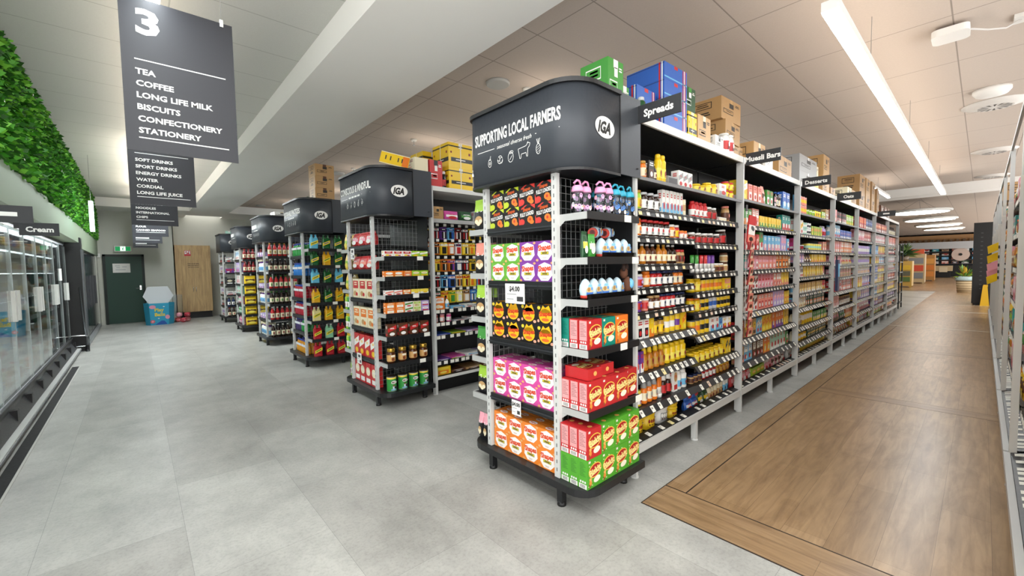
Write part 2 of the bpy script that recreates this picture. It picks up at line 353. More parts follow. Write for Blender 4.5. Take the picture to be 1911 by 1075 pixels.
# play balls bin and toys
t = thing('dump_bin', 'blue cardboard Play Balls bin with white hexagonal header', 'bin', (.46, 15.3, 0))
hexa = [(.13, 15.33), (.24, 15.12), (.67, 15.12), (.80, 15.33), (.67, 15.52), (.24, 15.52)]
CB = mat('#2b9fc4', .5); m = MB()
tp = [(x*1.0, y) for x, y in hexa]; bt = [(.46+(x-.46)*.9, 15.32+(y-15.32)*.9) for x, y in hexa]
for a in range(6):
    b = (a+1) % 6; m.face([(*bt[a], 0), (*bt[b], 0), (*tp[b], .6), (*tp[a], .6)], CB)
m.face([(x, y, .52) for x, y in tp], mat('#cfd2d4')); part('tub', m, t)
m = MB(); fr = Fr((.455, 15.137, 0), (1, 0, 0), (0, -.03, 1)); PK = mat('#e79ab0'); YE = mat('#e8d33a')
m.text(fr, 'Play', 0, .42, .09, YE, .03); m.text(fr, 'Balls', .01, .29, .09, YE, .03)
m.ell(fr, -.14, .5, .07, .05, PK, .0012); m.ell(fr, .17, .21, .05, .06, PK, .0012); m.ell(fr, -.15, .1, .05, .045, mat('#d9574f'), .0012); m.ell(fr, -.15, .1, .03, .025, PK, .0016)
m.poly(fr, [(-.1, .01), (.16, .01), (.1, .11), (.04, .12)], mat('#2456a8'), .0012); m.ell(fr, -.02, .18, .02, .012, WHITE); m.ell(fr, .1, .5, .02, .012, WHITE)
part('artwork', m, t)
m = MB()
hx = [(-.33, .78), (-.2, .56), (.2, .56), (.34, .78), (.22, 1.05), (-.22, 1.05)]
f0 = [(.46+a, 15.47+(b-.56)*.12, b) for a, b in hx]; f1 = [(x, y+.012, z) for x, y, z in f0]; GW = mat('#d3d7da', .6)
m.face(f0, GW); m.face(list(reversed(f1)), GW)
for a in range(6): b = (a+1) % 6; m.face([f0[b], f0[a], f1[a], f1[b]], GW)
part('header_card', m, t, 'blank white hexagonal card')
t = thing('display_stand', 'clear acrylic stand beside the blue bin', 'stand', (.9, 15.9, 0))
m = MB(); m.box(.78, 15.7, .02, .79, 16.0, .78, M_CLEAR); m.box(1.0, 15.7, .02, 1.01, 16.0, .78, M_CLEAR); m.box(.79, 15.99, .02, 1.0, 16.0, .78, M_CLEAR); m.box(.78, 15.7, .0, 1.01, 16.0, .02, M_CLEAR); part('side_panel', m, t)
for k, (x, y, z) in enumerate(((.88, 15.56, 0), (1.09, 15.52, 0), (.98, 15.33, 0), (.90, 15.5, .142), (1.08, 15.4, .142))):
    m = MB(); c_ = mat(('#d96a6a', '#e08a8a', '#c94f5a', '#e7a3b0', '#b9414c')[k], .9); m.lathe([(.001, 0), (.06, .02), (.08, .07), (.06, .12), (.001, .14)], c_, 10, (x, y, z), cap=False)
    for s_ in (-1, 1): m.lathe([(.001, 0), (.03, .015), (.001, .035)], c_, 8, (x+.05*s_, y-.03, z+.1), cap=False)
    m.lathe([(.001, 0), (.03, .01), (.001, .05)], mat('#f0c4c8', .9), 8, (x+.02, y-.055, z+.05), cap=False)
    solo('plush_toy', m, ('%s plush toy in the heap at the foot of the blue bin' % ('coral', 'salmon', 'dark red', 'pale pink', 'crimson')[k]), 'toy', 'plush toys by the bin')

# ================================================================ FRIDGES
FX = -.93
t = thing('dairy_fridge', 'long glass door dairy fridge beneath sage valance at left', 'fridge', (-1.3, 6.6, 0))
m = MB(); m.box(-1.62, 2.0, .16, -1.58, 11.1, 2.0, mat('#d6d8d6')); m.box(-1.6, 2.0, .16, -.97, 11.1, .22, mat('#cfd2d0')); m.box(-1.6, 2.0, 1.98, -.93, 11.1, 2.02, mat('#4a4d4f')); part('carcass', m, t)
for i, z in enumerate((.55, .86, 1.17, 1.48, 1.74)):
    m = MB(); m.box(-1.58, 2.0, z, -1.05, 11.08, z+.02, mat('#c8cbca')); sh = part('shelf', m, t)
    m = MB(); m.box(-1.05, 2.0, z-.01, -1.04, 11.08, z+.035, mat('#e6e6e0')); part('price_strip', m, sh, 'white price strip')
    m = MB(); m.box(-1.10, 2.0, z-.02, -1.07, 11.08, z-.004, mat('#f4faff', .5, 0, 1, 7.0)); part('light_strip', m, sh, 'added lit strip under the shelf')  # last part: strip added under each shelf to brighten the fridge inside
m = MB(); m.box(-1.06, 2.0, 1.93, -1.01, 11.05, 1.96, mat('#f4faff', .5, 0, 1, 16.0)); part('light_strip', m, t, 'added lit strip under the shelf')
m = MB(); m.box(-1.62, 11.06, .16, -.94, 11.1, 2.0, mat('#202224', .3)); part('end_panel', m, t)
m = MB(); m.box(-.99, 2.0, .16, -.91, 11.1, .25, BLACK)
m.face([(-.91, 2.0, .2), (-.91, 11.1, .2), (-.84, 11.1, .07), (-.84, 2.0, .07)], mat('#3a3c3e', .4)); m.box(-.925, 2, .25, -.9, 11.1, .275, BLK2)
for k in range(13): y = 2.3+.72*k; m.box(-.91, y-.04, .1, -.86, y+.04, .21, BLK2)
part('door_track', m, t)
m = MB(); m.box(-.86, 2.0, .05, -.80, 11.0, .085, mat('#c9cac6', .35, .3)); m.box(-.80, 2.0, .055, -.792, 11.0, .075, mat('#77797a', .3)); part('bumper_rail', m, t, 'pale aluminium rail')
m = MB(); m.box(-1.5, 2.0, 0, -.9, 11.0, .16, BLK2); part('kick_plate', m, t)
n = 0
for k in range(12):
    y0 = 2.05+.753*k
    m = MB(); m.box(FX-.006, y0+.006, .28, FX, y0+.745, 1.95, M_GLASS); d = part('glass_door', m, t)
    m = MB()
    for y in (y0+.004, y0+.743): m.box(FX-.008, y, .28, FX+.002, y+.005, 1.95, mat('#c9cfce', .2, 0, .5))
    part('edge_seal', m, d)
    m = MB(); yh = y0+(.66 if k % 2 else .09); m.box(FX, yh-.03, .98, FX+.03, yh+.03, 1.29, mat('#d8d8d2', .4)); part('door_handle', m, d, 'white pull handle')
m = MB(); m.box(FX+.005, 10.1, 1.34, FX+.008, 10.4, 1.54, WHITE); solo('paper_notice', m, 'white paper notice on the last dairy fridge door', 'notice')
m = MB(); m.box(-.79, 2.0, 0, -.715, 9.37, .006, mat('#08090a', .75)); m.box(-.715, 2.0, 0, -.70, 9.37, .006, mat('#b4b4ae', .6)); solo('gap_shadow_strip', m, 'black strip for the gap shadow along the dairy fridge', 'floor strip')  # dark gap shadow at the fridge base, laid as a black strip
t = thing('fridge_end_post', 'black column with steel guard between the two fridges', 'column', (-.85, 11.3, 0))
m = MB(); m.box(-1.5, 11.2, .0, -.73, 11.5, 2.12, mat('#070808', .5)); part('column_panel', m, t)
m = MB(); m.box(-.735, 11.19, 0.05, -.71, 11.5, 1.9, mat('#55585a', .3, .5)); part('corner_strip', m, t)
m = MB(); m.tube([(-.93, 11.17, .3), (-.76, 11.12, .3), (-.70, 11.16, .28), (-.70, 11.2, .1), (-.76, 11.12, .1), (-.93, 11.17, .1)], .011, CHROME, 6); m.tube([(-.72, 11.1, .0), (-.72, 11.1, .12)], .03, BLACK, 8); part('guard_rail', m, t, 'bent steel guard rail')
m = MB(); m.tube([(-.78, 11.19, 1.2), (-.76, 11.18, .7), (-.74, 11.18, .3)], .012, mat('#4b4e50', .4, .4), 6); part('coil_hose', m, t)
t = thing('dark_fridge', 'dark glass door fridge under valance nearest the back wall', 'fridge', (-1.2, 13.6, 0))
m = MB(); m.box(-1.6, 11.55, .0, -.79, 15.8, 1.93, mat('#101214', .4)); part('carcass', m, t)
for k in range(5):
    y = 11.6+.83*k; m = MB(); m.box(-.79, y, .17, -.765, y+.8, 1.88, mat('#141c26', .08)); d = part('glass_door', m, t)
    m = MB(); m.box(-.765, y+.04, .7, -.74, y+.07, 1.4, mat('#2a2d30', .3)); part('door_handle', m, d)
m = MB(); m.box(-.79, 11.5, .03, -.73, 15.8, .1, mat('#8b8e8e', .35, .3)); part('bumper_rail', m, t)
# fridge products
def simple_fridge_stock(put):
    rr = random.Random(5)
    ks = ['bo white blue 80 250', 'bo white green 80 250', 'bo cream red 75 220', 'tb white blue 95 110', 'tb cream green 95 100', 'ca white red 90 200', 'ca cream blue 90 190', 'ca yellow orange 90 120', 'tb pink white 90 90', 'bo tan brown 70 180', 'ca orange white 95 120', 'tb gold white 100 110', 'ca red white 100 110', 'tb tan cream 100 100']
    for si, z in enumerate((.22, .57, .88, 1.19, 1.5, 1.76)):
        y = 4.0
        hm = (250, 250, 250, 250, 200, 190)[si]
        while y < 10.9:
            k = rr.choice(ks); h = int(k.split()[4]); wd = int(k.split()[3])/1000
            if h > hm: continue
            n = rr.randint(1, 3)
            for q in range(n):
                if y > 10.9: break
                put(k, -1.066-make(k)[5]/2, y, z+.001, math.pi/2, 'the dairy fridge, %s' % ('floor of it', 'fifth shelf down', 'fourth shelf down', 'third shelf down', 'second shelf down', 'top shelf')[si]); y += wd+.012
            y += rr.choice((.01, .02, .25))
def flag(x, y0, txt, label, org=None, along='Y', size=.045):
    m = MB()
    if along == 'Y': m.box(x-.006, y0-.285, 2.345, x+.006, y0, 2.455, mat('#26282b', .5)); fr = Fr((x-.006, y0-.14, 2.4), (0, -1, 0), (0, 0, 1))
    else: m.box(-.745, x-.006, 1.80, -.5, x+.006, 1.915, mat('#26282b', .5)); m.box(-.775, x-.006, 1.86, -.745, x+.006, 2.03, BLACK); fr = Fr((-.62, x-.006, 1.857), (1, 0, 0), (0, 0, 1))
    t = solo('flag_sign', m, label, 'sign')
    l = MB(); l.text(fr, txt, 0, 0, size, LETTER, .035) if txt else l.rect(fr, -.05, -.014, .05, .014, LETTER); part('lettering', l, t, 'white lettering')
for k, (s_, l) in enumerate((('Spreads', 'black Spreads flag sign at first shelf post beside the black pelmet'), ('Muesli Bars', 'black Muesli Bars flag sign on second shelf post'), ('Desserts', 'black Desserts flag sign on third shelf post'), ('Oats', 'black Oats flag sign on fourth shelf post'), ('', 'farthest black flag sign with tiny pale lettering near shelf end'))):
    flag((2.45, 4.29, 6.13, 7.97, 11.65)[k], 1.495, s_, l)
flag(5.7, 0, 'Cream', 'black Cream flag sign above the dairy fridge doors', along='X')
flag(4.35, 0, '', 'black flag sign nearest camera above dairy fridge doors', along='X')

# ================================================================ HANGING AISLE SIGNS
SX0, SX1, SZ0, SZ1 = .0, .53, 2.14, 2.99
TXT = [('3', ('TEA', 'COFFEE', 'LONG LIFE MILK', 'BISCUITS', 'CONFECTIONERY', 'STATIONERY'), 'big hanging dark aisle sign numbered 3, nearest and largest'),
       ('', ('SOFT DRINKS', 'SPORT DRINKS', 'ENERGY DRINKS', 'WATER', 'CORDIAL', 'LONG LIFE JUICE'), 'hanging dark aisle sign listing SOFT DRINKS, second behind sign 3'),
       ('', ('', '', 'MAYONNAISE', 'NOODLES', 'INTERNATIONAL', 'CHIPS'), 'hanging dark aisle sign listing NOODLES and CHIPS, third in line'),
       ('', ('', '', '', '', 'FLOUR', 'CANNED SEAFOOD'), 'hanging dark aisle sign ending in CANNED SEAFOOD, fourth in line'),
       ('', ('', '', '', '', '-', '-'), 'hanging dark aisle sign second from the back of the line'),
       ('', ('', '', '', '', '', '-'), 'farthest and smallest hanging dark aisle sign above the exit')]
SG = mat('#2e2f34', .42, 0, 1, 0, .35)
for k, (num, lines, lab) in enumerate(TXT):
    y = 3.2 + 2.48*k
    m = MB(); m.box(SX0, y, SZ0, SX1, y+.01, SZ1, SG); t = solo('aisle_sign', m, lab, 'sign')
    l = MB(); fr = Fr((0, y, 0), (1, 0, 0), (0, 0, 1))
    if num: l.text(fr, num, .068, 2.868, .135, LETTER, .035, align='l', fit=.105)
    l.rect(fr, .055, 2.648, .482, 2.654, LETTER, .001); l.rect(fr, .055, 2.213, .482, 2.219, LETTER, .001)
    for i, s_ in enumerate(lines):
        if s_ == '-': l.rect(fr, .056, 2.574-.0655*i, .24+.05*(i % 2), 2.6-.0655*i, LETTER, .001)
        elif s_: l.text(fr, s_, .056, 2.586-.0655*i, .031, LETTER, .03, align='l', sx=1.12)
    part('lettering', l, t, 'white lettering')
    for x in (.04, .475):
        c = MB(); c.tube([(x, y+.005, SZ1), (x, y+.005, 3.43)], .0018, mat('#9a9a98'), 5); part('hanging_wire', c, t)
        c = MB(); c.box(x-.009, y-.004, SZ1-.022, x+.009, y+.014, SZ1+.02, WHITE); part('clip', c, t, 'small white clip')

# ================================================================ LAMPS
def pendant(x0, x1, y0, y1, z, label, group=None):
    t = thing('pendant_light', label, 'light', ((x0+x1)/2, (y0+y1)/2, z), 0, group)
    m = MB(); m.box(x0, y0, z+.012, x1, y1, z+.07, mat('#e8e8e6', .4)); part('housing', m, t)
    m = MB(); m.box(x0+.01, y0+.01, z+.07, x1-.01, y1-.01, z+.074, UPLIGHT); part('added_uplight', m, t, 'added glowing upper face')  # glowing top added to each pendant to brighten the ceiling
    m = MB(); m.box(x0+.004, y0+.004, z, x1-.004, y1-.004, z+.012, LIGHT); part('diffuser', m, t, 'lit white diffuser')
    n = max(2, int(max(x1-x0, y1-y0)/2.4))
    for i in range(n):
        f = (i+.5)/n; px, py = (x0+(x1-x0)*f, (y0+y1)/2) if x1-x0 > y1-y0 else ((x0+x1)/2, y0+(y1-y0)*f)
        c = MB(); c.tube([(px, py, z+.07), (px, py, ZC)], .0025, mat('#8a8580'), 5); part('hanging_wire', c, t)
pendant(3.2, 14.2, .61, .70, 2.95, 'long lit linear pendant over the oak aisle at right')
pendant(.10, .19, -3.6, 13.0, 3.05, 'lit linear pendant above the big sign numbered 3')
for k in range(3): pendant(.22, .5, (8.3, 10.78, 13.26)[k], (10.5, 12.98, 14.7)[k], 3.05, '%s added lit panel hidden behind the row of aisle signs' % ('nearest', 'middle', 'farthest')[k])  # invented panels, hidden by the signs, that brighten the back area
pendant(12.9, 15.2, 1.7, 1.76, 3.1, 'thin linear pendant above the far end of the shelves')
for k in range(5): pendant(3.2, 13, 3.2+2.525*k, 3.29+2.525*k, 2.98, 'added unseen pendant over aisle %s behind the display ends' % ('one', 'two', 'three', 'four', 'five')[k], 'added pendants over the side aisles')  # added pendants, out of view, to light the side aisles
m = MB(); m.box(-.52, 9.95, 2.16, -.47, 10.1, 2.66, mat('#dffcff', .5, 0, 1, 6.0)); t = solo('light_box', m, 'upright lit light box hanging in front of the hedge', 'light')
m = MB(); m.tube([(-.495, 10.02, 2.66), (-.495, 10.02, ZC)], .003, mat('#9a9a98'), 5); part('hanging_wire', m, t)
for k, (x, y) in enumerate(((19.7, 1.465), (23.9, 1.46), (28.2, 1.45), (32.1, 1.44))):
    t = thing('ring_pendant', '%s round lit pendant over the far produce area' % ('nearest', 'second', 'third', 'farthest')[k], 'light', (x, y, 3.0), 0, 'round pendants')
    m = MB(); m.lathe([(.75, 0), (.8, .02), (.8, .07), (.7, .08)], mat('#dcdcd8'), 28, (x, y, 3.0)); part('housing', m, t)
    m = MB(); m.lathe([(.72, -.012), (.72, -.002)], mat('#fff8ee', .5, 0, 1, 6.0), 28, (x, y, 3.0), sm=False); part('diffuser', m, t, 'lit white diffuser')
    for a in (0, 2.1, 4.2): m = MB(); m.tube([(x+.5*math.cos(a), y+.5*math.sin(a), 3.08), (x, y, ZC)], .004, mat('#777777'), 4); part('hanging_wire', m, t)
# ceiling fittings
def disc(name, x, y, r, label, cat, col='#c9c6c0', z=ZC, prof=None, group=None):
    m = MB(); m.lathe(prof or [(r*.9, -.03), (r, -.018), (r, 0)], mat(col, .6), 22, (x, y, z)); return solo(name, m, label, cat, group)
disc('ceiling_speaker', 3.013, 3.539, .13, 'round ceiling speaker above the nearest black pelmet', 'speaker', '#a9a7a2')
disc('ceiling_speaker', 3.2, 8.87, .13, 'round ceiling speaker above the stacked brown cartons', 'speaker', '#a9a7a2')
disc('ceiling_speaker', 2.937, 14.66, .13, 'farthest round ceiling speaker near the back wall', 'speaker', '#a9a7a2')
for k, (x, y) in enumerate(((3.36, 3.45), (3.3, 5.9), (3.3, 8.3))):
    t = disc('sprinkler', x, y, .045, 'small ceiling sprinkler, %s beyond the pelmets' % ('nearest', 'second', 'third')[k], 'sprinkler', '#d6d4cf', group='ceiling sprinklers')
    m = MB(); m.tube([(x, y, ZC-.03), (x, y, ZC-.09)], .006, CHROME); m.lathe([(.02, 0), (.02, .004)], CHROME, 10, (x, y, ZC-.095)); part('sprinkler_head', m, t)
for k, (x, y) in enumerate(((8.33, -.05), (11.9, -.09), (15.5, -.1))):
    t = disc('air_diffuser', x, y, .3, '%s round air diffuser in the ceiling above right shelves' % ('nearest', 'second', 'farthest')[k], 'vent', '#cfcac4', group='air diffusers', prof=[(.17, -.05), (.2, -.03), (.3, -.01), (.3, 0)])
    m = MB()
    for a in range(14): c, s_ = math.cos(a*.449), math.sin(a*.449); m.face([(x+.04*c, y+.04*s_, ZC-.052), (x+.15*c-.02*s_, y+.15*s_+.02*c, ZC-.052), (x+.15*c+.01*s_, y+.15*s_-.01*c, ZC-.052)], mat('#4a4642'))
    part('vent_slots', m, t)
t = disc('smoke_detector', 7.6, -.02, .14, 'round white detector beside nearest ceiling air diffuser', 'detector', '#e2dfda', prof=[(.05, -.09), (.13, -.07), (.16, -.03), (.16, 0)])
t = thing('access_point', 'white wireless box on the ceiling at upper right', 'access point', (5.32, .233, 3.36))
m = MB(); m.prism(rrect(5.2, .12, 5.44, .35, .05), 3.345, 3.40, mat('#e6e4e0', .4)); m.box(5.28, .2, 3.4, 5.36, .27, ZC, mat('#777777')); part('case', m, t)
m = MB(); m.tube([(5.4, .12, 3.4), (5.45, .02, 3.37), (5.5, -.08, 3.36), (5.52, -.16, 3.4)], .008, mat('#d0ccc8'), 6); m.box(5.45, -.32, 3.4, 5.6, -.12, ZC, mat('#d8d5d0')); part('cable', m, t)
# ================================================================ PRODUCTS
HEX = dict(red='#c02a2c', dkred='#8a1c22', pink='#e7a0ae', hotpink='#d8488f', salmon='#e58e7c', orange='#e57a25', amber='#b9721f', yellow='#ecc423', lemon='#eedc5a', cream='#e9dfbf', white='#ecebe6', green='#3f8f38', lime='#9cc63a', dkgreen='#1d4a2a', teal='#1d9189', sky='#6db4dc', blue='#2c5fb4', navy='#1d2b55', purple='#6c3a93', lilac='#b9a3d6', brown='#5a3420', dkbrown='#2d1a12', tan='#c19a66', gold='#b58b3a', grey='#9b9c9c', dkgrey='#4a4b4e', black='#1b1b1d', silver='#c3c5c8', violet='#7d2f9a', magenta='#cf4f9d', mint='#a8d8c4', kraft='#b08a5a', clear='#cfdbe2')
def cm(n, r=.4): return mat(HEX[n], r)
LONGN = dict(dkred='dark red', hotpink='hot pink', dkgreen='dark green', dkbrown='dark brown', dkgrey='dark grey')
def cn_(n): return LONGN.get(n, n)
INK = mat('#3a3a3c', .6)
# a product type is (object name, description, category, [(part, mesh, label)], width, depth, height)
_pt = {}
WARM = dict(yellow='lemon', orange='cream', lime='yellow', lemon='yellow', amber='gold', gold='yellow', tan='brown', cream='tan')
def contrast(c, avoid):
    if c in WARM and WARM[c] != avoid: return WARM[c]
    for o in ('white', 'red', 'yellow', 'navy'):
        if o not in (c, avoid): return o
def scribble(mb, fr, x, y, w, h, m, n=3, seed=0):
    r = random.Random(seed)
    for i in range(n):
        ww = w*(.55+.45*r.random()); yy = y-h*(i/max(1, n)); mb.rect(fr, x-ww/2, yy-h/n*.55, x+ww/2, yy, m, .0014)
def make(key):
    if key in _pt: return _pt[key]
    f = key.split(); kind, c1, c2 = f[0], f[1], f[2]; W, H = int(f[3])/1000, int(f[4])/1000; D = int(f[5])/1000 if len(f) > 5 else None
    sd = sum(ord(c)*(i+1) for i, c in enumerate(key)); r = random.Random(sd); a, b = cm(c1), cm(c2); c3 = contrast(c1, c2); c = cm(c3); P = []
    n1, n2 = cn_(c1), cn_(c2)
    m = MB()
    if kind == 'ca':
        D = D or W*.6; m.box(-W/2, -D/2, 0, W/2, D/2, H, a); fr = Fr((0, -D/2, 0), (1, 0, 0), (0, 0, 1)); st = sd % 5
        if st == 0: m.ell(fr, 0, H*.6, W*.4, H*.2, b); scribble(m, fr, 0, H*.66, W*.55, H*.1, c, 2, sd); m.rect(fr, -W*.4, H*.08, W*.4, H*.28, c)
        elif st == 1: m.rect(fr, -W/2, 0, W/2, H*.42, b); m.ell(fr, W*.1, H*.32, W*.28, H*.16, c, .0016); scribble(m, fr, 0, H*.85, W*.7, H*.2, c, 2, sd)
        elif st == 2: m.rect(fr, -W*.42, H*.5, W*.42, H*.9, b); scribble(m, fr, 0, H*.84, W*.66, H*.22, a, 2, sd); m.ell(fr, -W*.12, H*.24, W*.24, H*.14, c); m.ell(fr, W*.16, H*.2, W*.16, H*.1, b, .0014)
        elif st == 3: m.poly(fr, [(-W/2, H*.35), (W/2, H*.6), (W/2, H*.9), (-W/2, H*.65)], b); scribble(m, fr, 0, H*.7, W*.5, H*.12, c, 2, sd); m.ell(fr, 0, H*.2, W*.3, H*.13, c)
        else: m.rect(fr, -W*.36, H*.1, W*.36, H*.55, b); m.ell(fr, 0, H*.3, W*.24, H*.14, c, .0016); scribble(m, fr, 0, H*.9, W*.8, H*.22, c, 2, sd)
        fl = Fr((-W/2, D/2, 0), (0, -1, 0), (0, 0, 1)); scribble(m, fl, D/2, H*.85, D*.6, H*.25, c, 3, sd+1); m.rect(fl, D*.2, H*.07, D*.8, H*.25, b)
        P = [('carton', m, None)]; nm = 'food_carton'; ds = f'{n1} and {n2} carton'; ct = 'carton'
    elif kind in ('po', 'pn'):
        D = D or W*.4; nz = 6
        prof = [(0, .55), (.12, .95), (.35, 1.), (.6, .85), (.82, .45), (.93, .08), (1., .06)]
        for i in range(len(prof)-1):
            (z0, t0), (z1, t1) = prof[i], prof[i+1]; m0 = (b if z0 >= .55 else a) if kind == 'pn' else (b if .3 <= z0 < .6 else a)
            for sg in (-1, 1):
                xs = (-.5, -.42, 0, .42, .5); ts = (.05, .75, 1, .75, .05)
                for j in range(4):
                    q = [(xs[j]*W, sg*D/2*t0*ts[j], z0*H), (xs[j+1]*W, sg*D/2*t0*ts[j+1], z0*H), (xs[j+1]*W, sg*D/2*t1*ts[j+1], z1*H), (xs[j]*W, sg*D/2*t1*ts[j], z1*H)]
                    m.face(q if sg < 0 else q[::-1], m0 if j in (1, 2) or kind == 'pn' else a, True)
        fr = Fr((0, -D/2, 0), (1, 0, 0), (0, 0, 1)); m.ell(fr, 0, H*.3, W*.3, H*.15, cm('tan') if kind == 'pn' else c, .002); [m.ell(fr, W*.16*q, H*(.2+.07*abs(q)), W*.14, H*.07, cm('cream'), .003, 9) for q in (-1, 0, 1) if kind == 'pn']; scribble(m, Fr((0, -D*.42, H*.55), (1, 0, 0), (0, .28, 1)), 0, H*.12, W*.6, H*.12, c, 2, sd)
        P = [('pouch', m, None)]; nm = 'snack_pouch'; ds = f'{n1} pouch with {n2} {"top" if kind == "pn" else "patch"}'; ct = 'pouch'
    elif kind in ('ja', 'tb'):
        R = W/2; hl = .018 if kind == 'ja' else .014; D = W
        if kind == 'ja': prof = [(R*.88, 0), (R, .006), (R, H*.66), (R*.93, H*.76), (R*.8, H-hl)]
        else: prof = [(R*.84, 0), (R*.86, .004), (R*.97, H-hl)]
        m.lathe(prof, mat(HEX[c1], .15 if kind == 'ja' else .4), 14); l = MB(); l.lathe([(R*.88 if kind == 'ja' else R*1.02, H-hl), (R*.88 if kind == 'ja' else R*1.02, H-.002), (R*.8, H)], b, 14)
        g = MB(); k0, k1 = (H*.14, H*.6) if kind == 'ja' else (H*.2, H*.7); rr_ = R*1.004 if kind == 'ja' else R*.955
        g.lathe([(rr_, k0), (rr_*(1 if kind == 'ja' else 1.02), k1)], c if kind == 'ja' else cm(contrast(c1, 'white') if c1 != 'white' else c2 if c2 != 'white' else 'grey'), 14, cap=False)
        fr = Fr((0, -rr_*1.01, 0), (1, 0, 0), (0, 0, 1)); g.ell(fr, 0, k0+(k1-k0)*.6, R*.32, (k1-k0)*.26, b if c2 not in ('white', 'silver', 'yellow', 'lemon') else cm('dkred') if c1 in WARM else a, .002); scribble(g, fr, 0, k0+(k1-k0)*.32, R*.9, (k1-k0)*.3, INK if c1 not in WARM else cm('dkred'), 2, sd); 
        P = [('jar', m, None), ('lid', l, f'{n2} lid'), ('paper_label', g, None)]; nm = 'food_jar' if kind == 'ja' else 'plastic_tub'; ds = f'{n1} {"jar" if kind == "ja" else "tub"} with {n2} lid'; ct = 'jar' if kind == 'ja' else 'tub'
    elif kind == 'bk':
        R = W/2; D = W; m.lathe([(R*.84, 0), (R*.86, .004), (R*.97, H*.82)], a, 20); l = MB(); l.lathe([(R*1.03, H*.8), (R*1.04, H*.84), (R*1.03, H*.9), (R*.97, H*.97), (R*.9, H)], b, 20)
        g = MB(); fr = Fr((0, -R*.925, 0), (1, 0, 0), (0, .1, 1))
        for i in range(-2, 3): an = i*.28; f2 = Fr((R*.95*math.sin(an), -R*.95*math.cos(an), H*.18), (math.cos(an), math.sin(an), 0), (0, 0, 1)); g.rect(f2, -R*.14, 0, R*.14, H*.42, cm('yellow' if c1 == 'yellow' else 'grey')); g.ell(f2, 0, H*.28, R*.12, H*.1, cm('dkred' if c1 == 'yellow' else 'white'), .0016); g.ell(f2, R*.05, H*.1, R*.07, H*.05, cm('brown'), .0016)
        hd = MB(); hd.tube([(R*1.0, 0, H*.78), (R*1.03, -R*.3, H*.62), (R*.8, -R*.72, H*.5)], .003, WHITE, 5)
        P = [('bucket', m, None), ('lid', l, None), ('paper_label', g, None), ('handle', hd, None)]; nm = 'bucket'; ds = f'{n1} bucket with {n2} lid'; ct = 'bucket'
    elif kind in ('bo', 'sb', 'co', 'ho'):
        R = W/2; D = W; tr = mat(HEX[c1], .16)
        if kind == 'bo': prof = [(R*.9, 0), (R, .006), (R, H*.6), (R*.9, H*.68), (R*.42, H*.82), (R*.38, H*.92)]; cap = [(R*.45, H*.9), (R*.45, H)]
        elif kind == 'sb': prof = [(R*.92, 0), (R, .008), (R*.97, H*.4), (R, H*.75), (R*.7, H*.84)]; cap = [(R*.74, H*.82), (R*.7, H*.97), (R*.5, H)]
        elif kind == 'co': prof = [(R*.85, 0), (R, .01), (R*.92, H*.45), (R*.75, H*.62)]; cap = [(R*.8, H*.6), (R*.74, H*.7), (R*.3, H*.92), (R*.22, H)]
        else: prof = [(R, 0), (R*1.02, H*.06), (R*.8, H*.5), (R*.55, H*.66)]; cap = [(R*.6, H*.64), (R*.58, H*.76), (R*.28, H*.95), (R*.2, H)]
        m.lathe(prof, tr, 12); l = MB(); l.lathe(cap, b, 12); g = MB(); lc = cm('cream' if c1 in ('amber', 'brown', 'dkbrown', 'dkred', 'red') and kind == 'bo' else 'sky' if c1 == 'white' else c3)
        g.lathe([(R*1.006, H*.16), (R*1.006, H*.5)] if kind in ('bo', 'sb') else [(R*.99, H*.1), (R*.93, H*.42)], lc, 12, cap=False)
        fr = Fr((0, -R*1.015, 0), (1, 0, 0), (0, 0, 1)); g.ell(fr, 0, H*.33, R*.34, H*.09, b if c2 not in ('white', 'yellow', c3) else cm('dkred'), .001); scribble(g, fr, 0, H*.26, R*.8, H*.08, cm('dkred') if c1 in WARM else INK, 2, sd)
        P = [('bottle', m, None), ('cap', l, f'{n2} cap'), ('paper_label', g, None)]
        nm = {'bo': 'sauce_bottle', 'sb': 'flip_bottle', 'co': 'nozzle_bottle', 'ho': 'honey_bottle'}[kind]; ds = f'{n1} bottle with {n2} {"nozzle" if kind in ("co", "ho") else "cap"}'; ct = 'bottle'
    elif kind == 'cn':
        R = W/2; D = W; m.lathe([(R*.97, 0), (R, .003), (R, H*.3), (R, H*.66), (R, H-.004), (R*.95, H), (R*.93, H-.004)], a, 16, ms=[STEEL, a, b, a, STEEL, STEEL, STEEL])
        P = [('tin', m, None)]; nm = 'food_tin'; ds = f'{n1} tin with {n2} band'; ct = 'tin'
    elif kind == 'tu':
        D = W*.6; m.lathe([(W*.5, .03), (W*.48, H*.5), (W*.5, H-.004)], a, 10, ms=[b, a], sx=1, sy=.45); l = MB(); l.lathe([(W*.3, 0), (W*.36, .03)], b, 10)
        P = [('tube', m, None), ('cap', l, None)]; nm = 'squeeze_tube'; ds = f'{n1} tube with {n2} cap'; ct = 'tube'
    elif kind == 'pp':                      # hanging blister pack
        D = .02; m.box(-W/2, -.002, 0, W/2, .002, H, a); fr = Fr((0, -.002, 0), (1, 0, 0), (0, 0, 1)); m.rect(fr, -W*.45, H*.72, W*.45, H*.9, b); scribble(m, fr, 0, H*.86, W*.6, H*.1, c, 1, sd); m.ell(fr, 0, H*.95, .006, .006, INK)
        g = MB(); k = 1+sd % 4
        for i in range(k): x = -W*.36+W*.72*(i+.5)/k; g.box(x-W*.26/k, -.018, H*.1, x+W*.26/k, -.002, H*.64, (b, c, cm('black'), a)[(i+sd) % 3])
        P = [('blister_pack', m, None), ('contents', g, None)]; nm = 'blister_pack'; ds = f'{n1} and {n2} blister pack'; ct = 'packet'
    elif kind == 'bx':                      # plain shipping carton with tape and printed panel
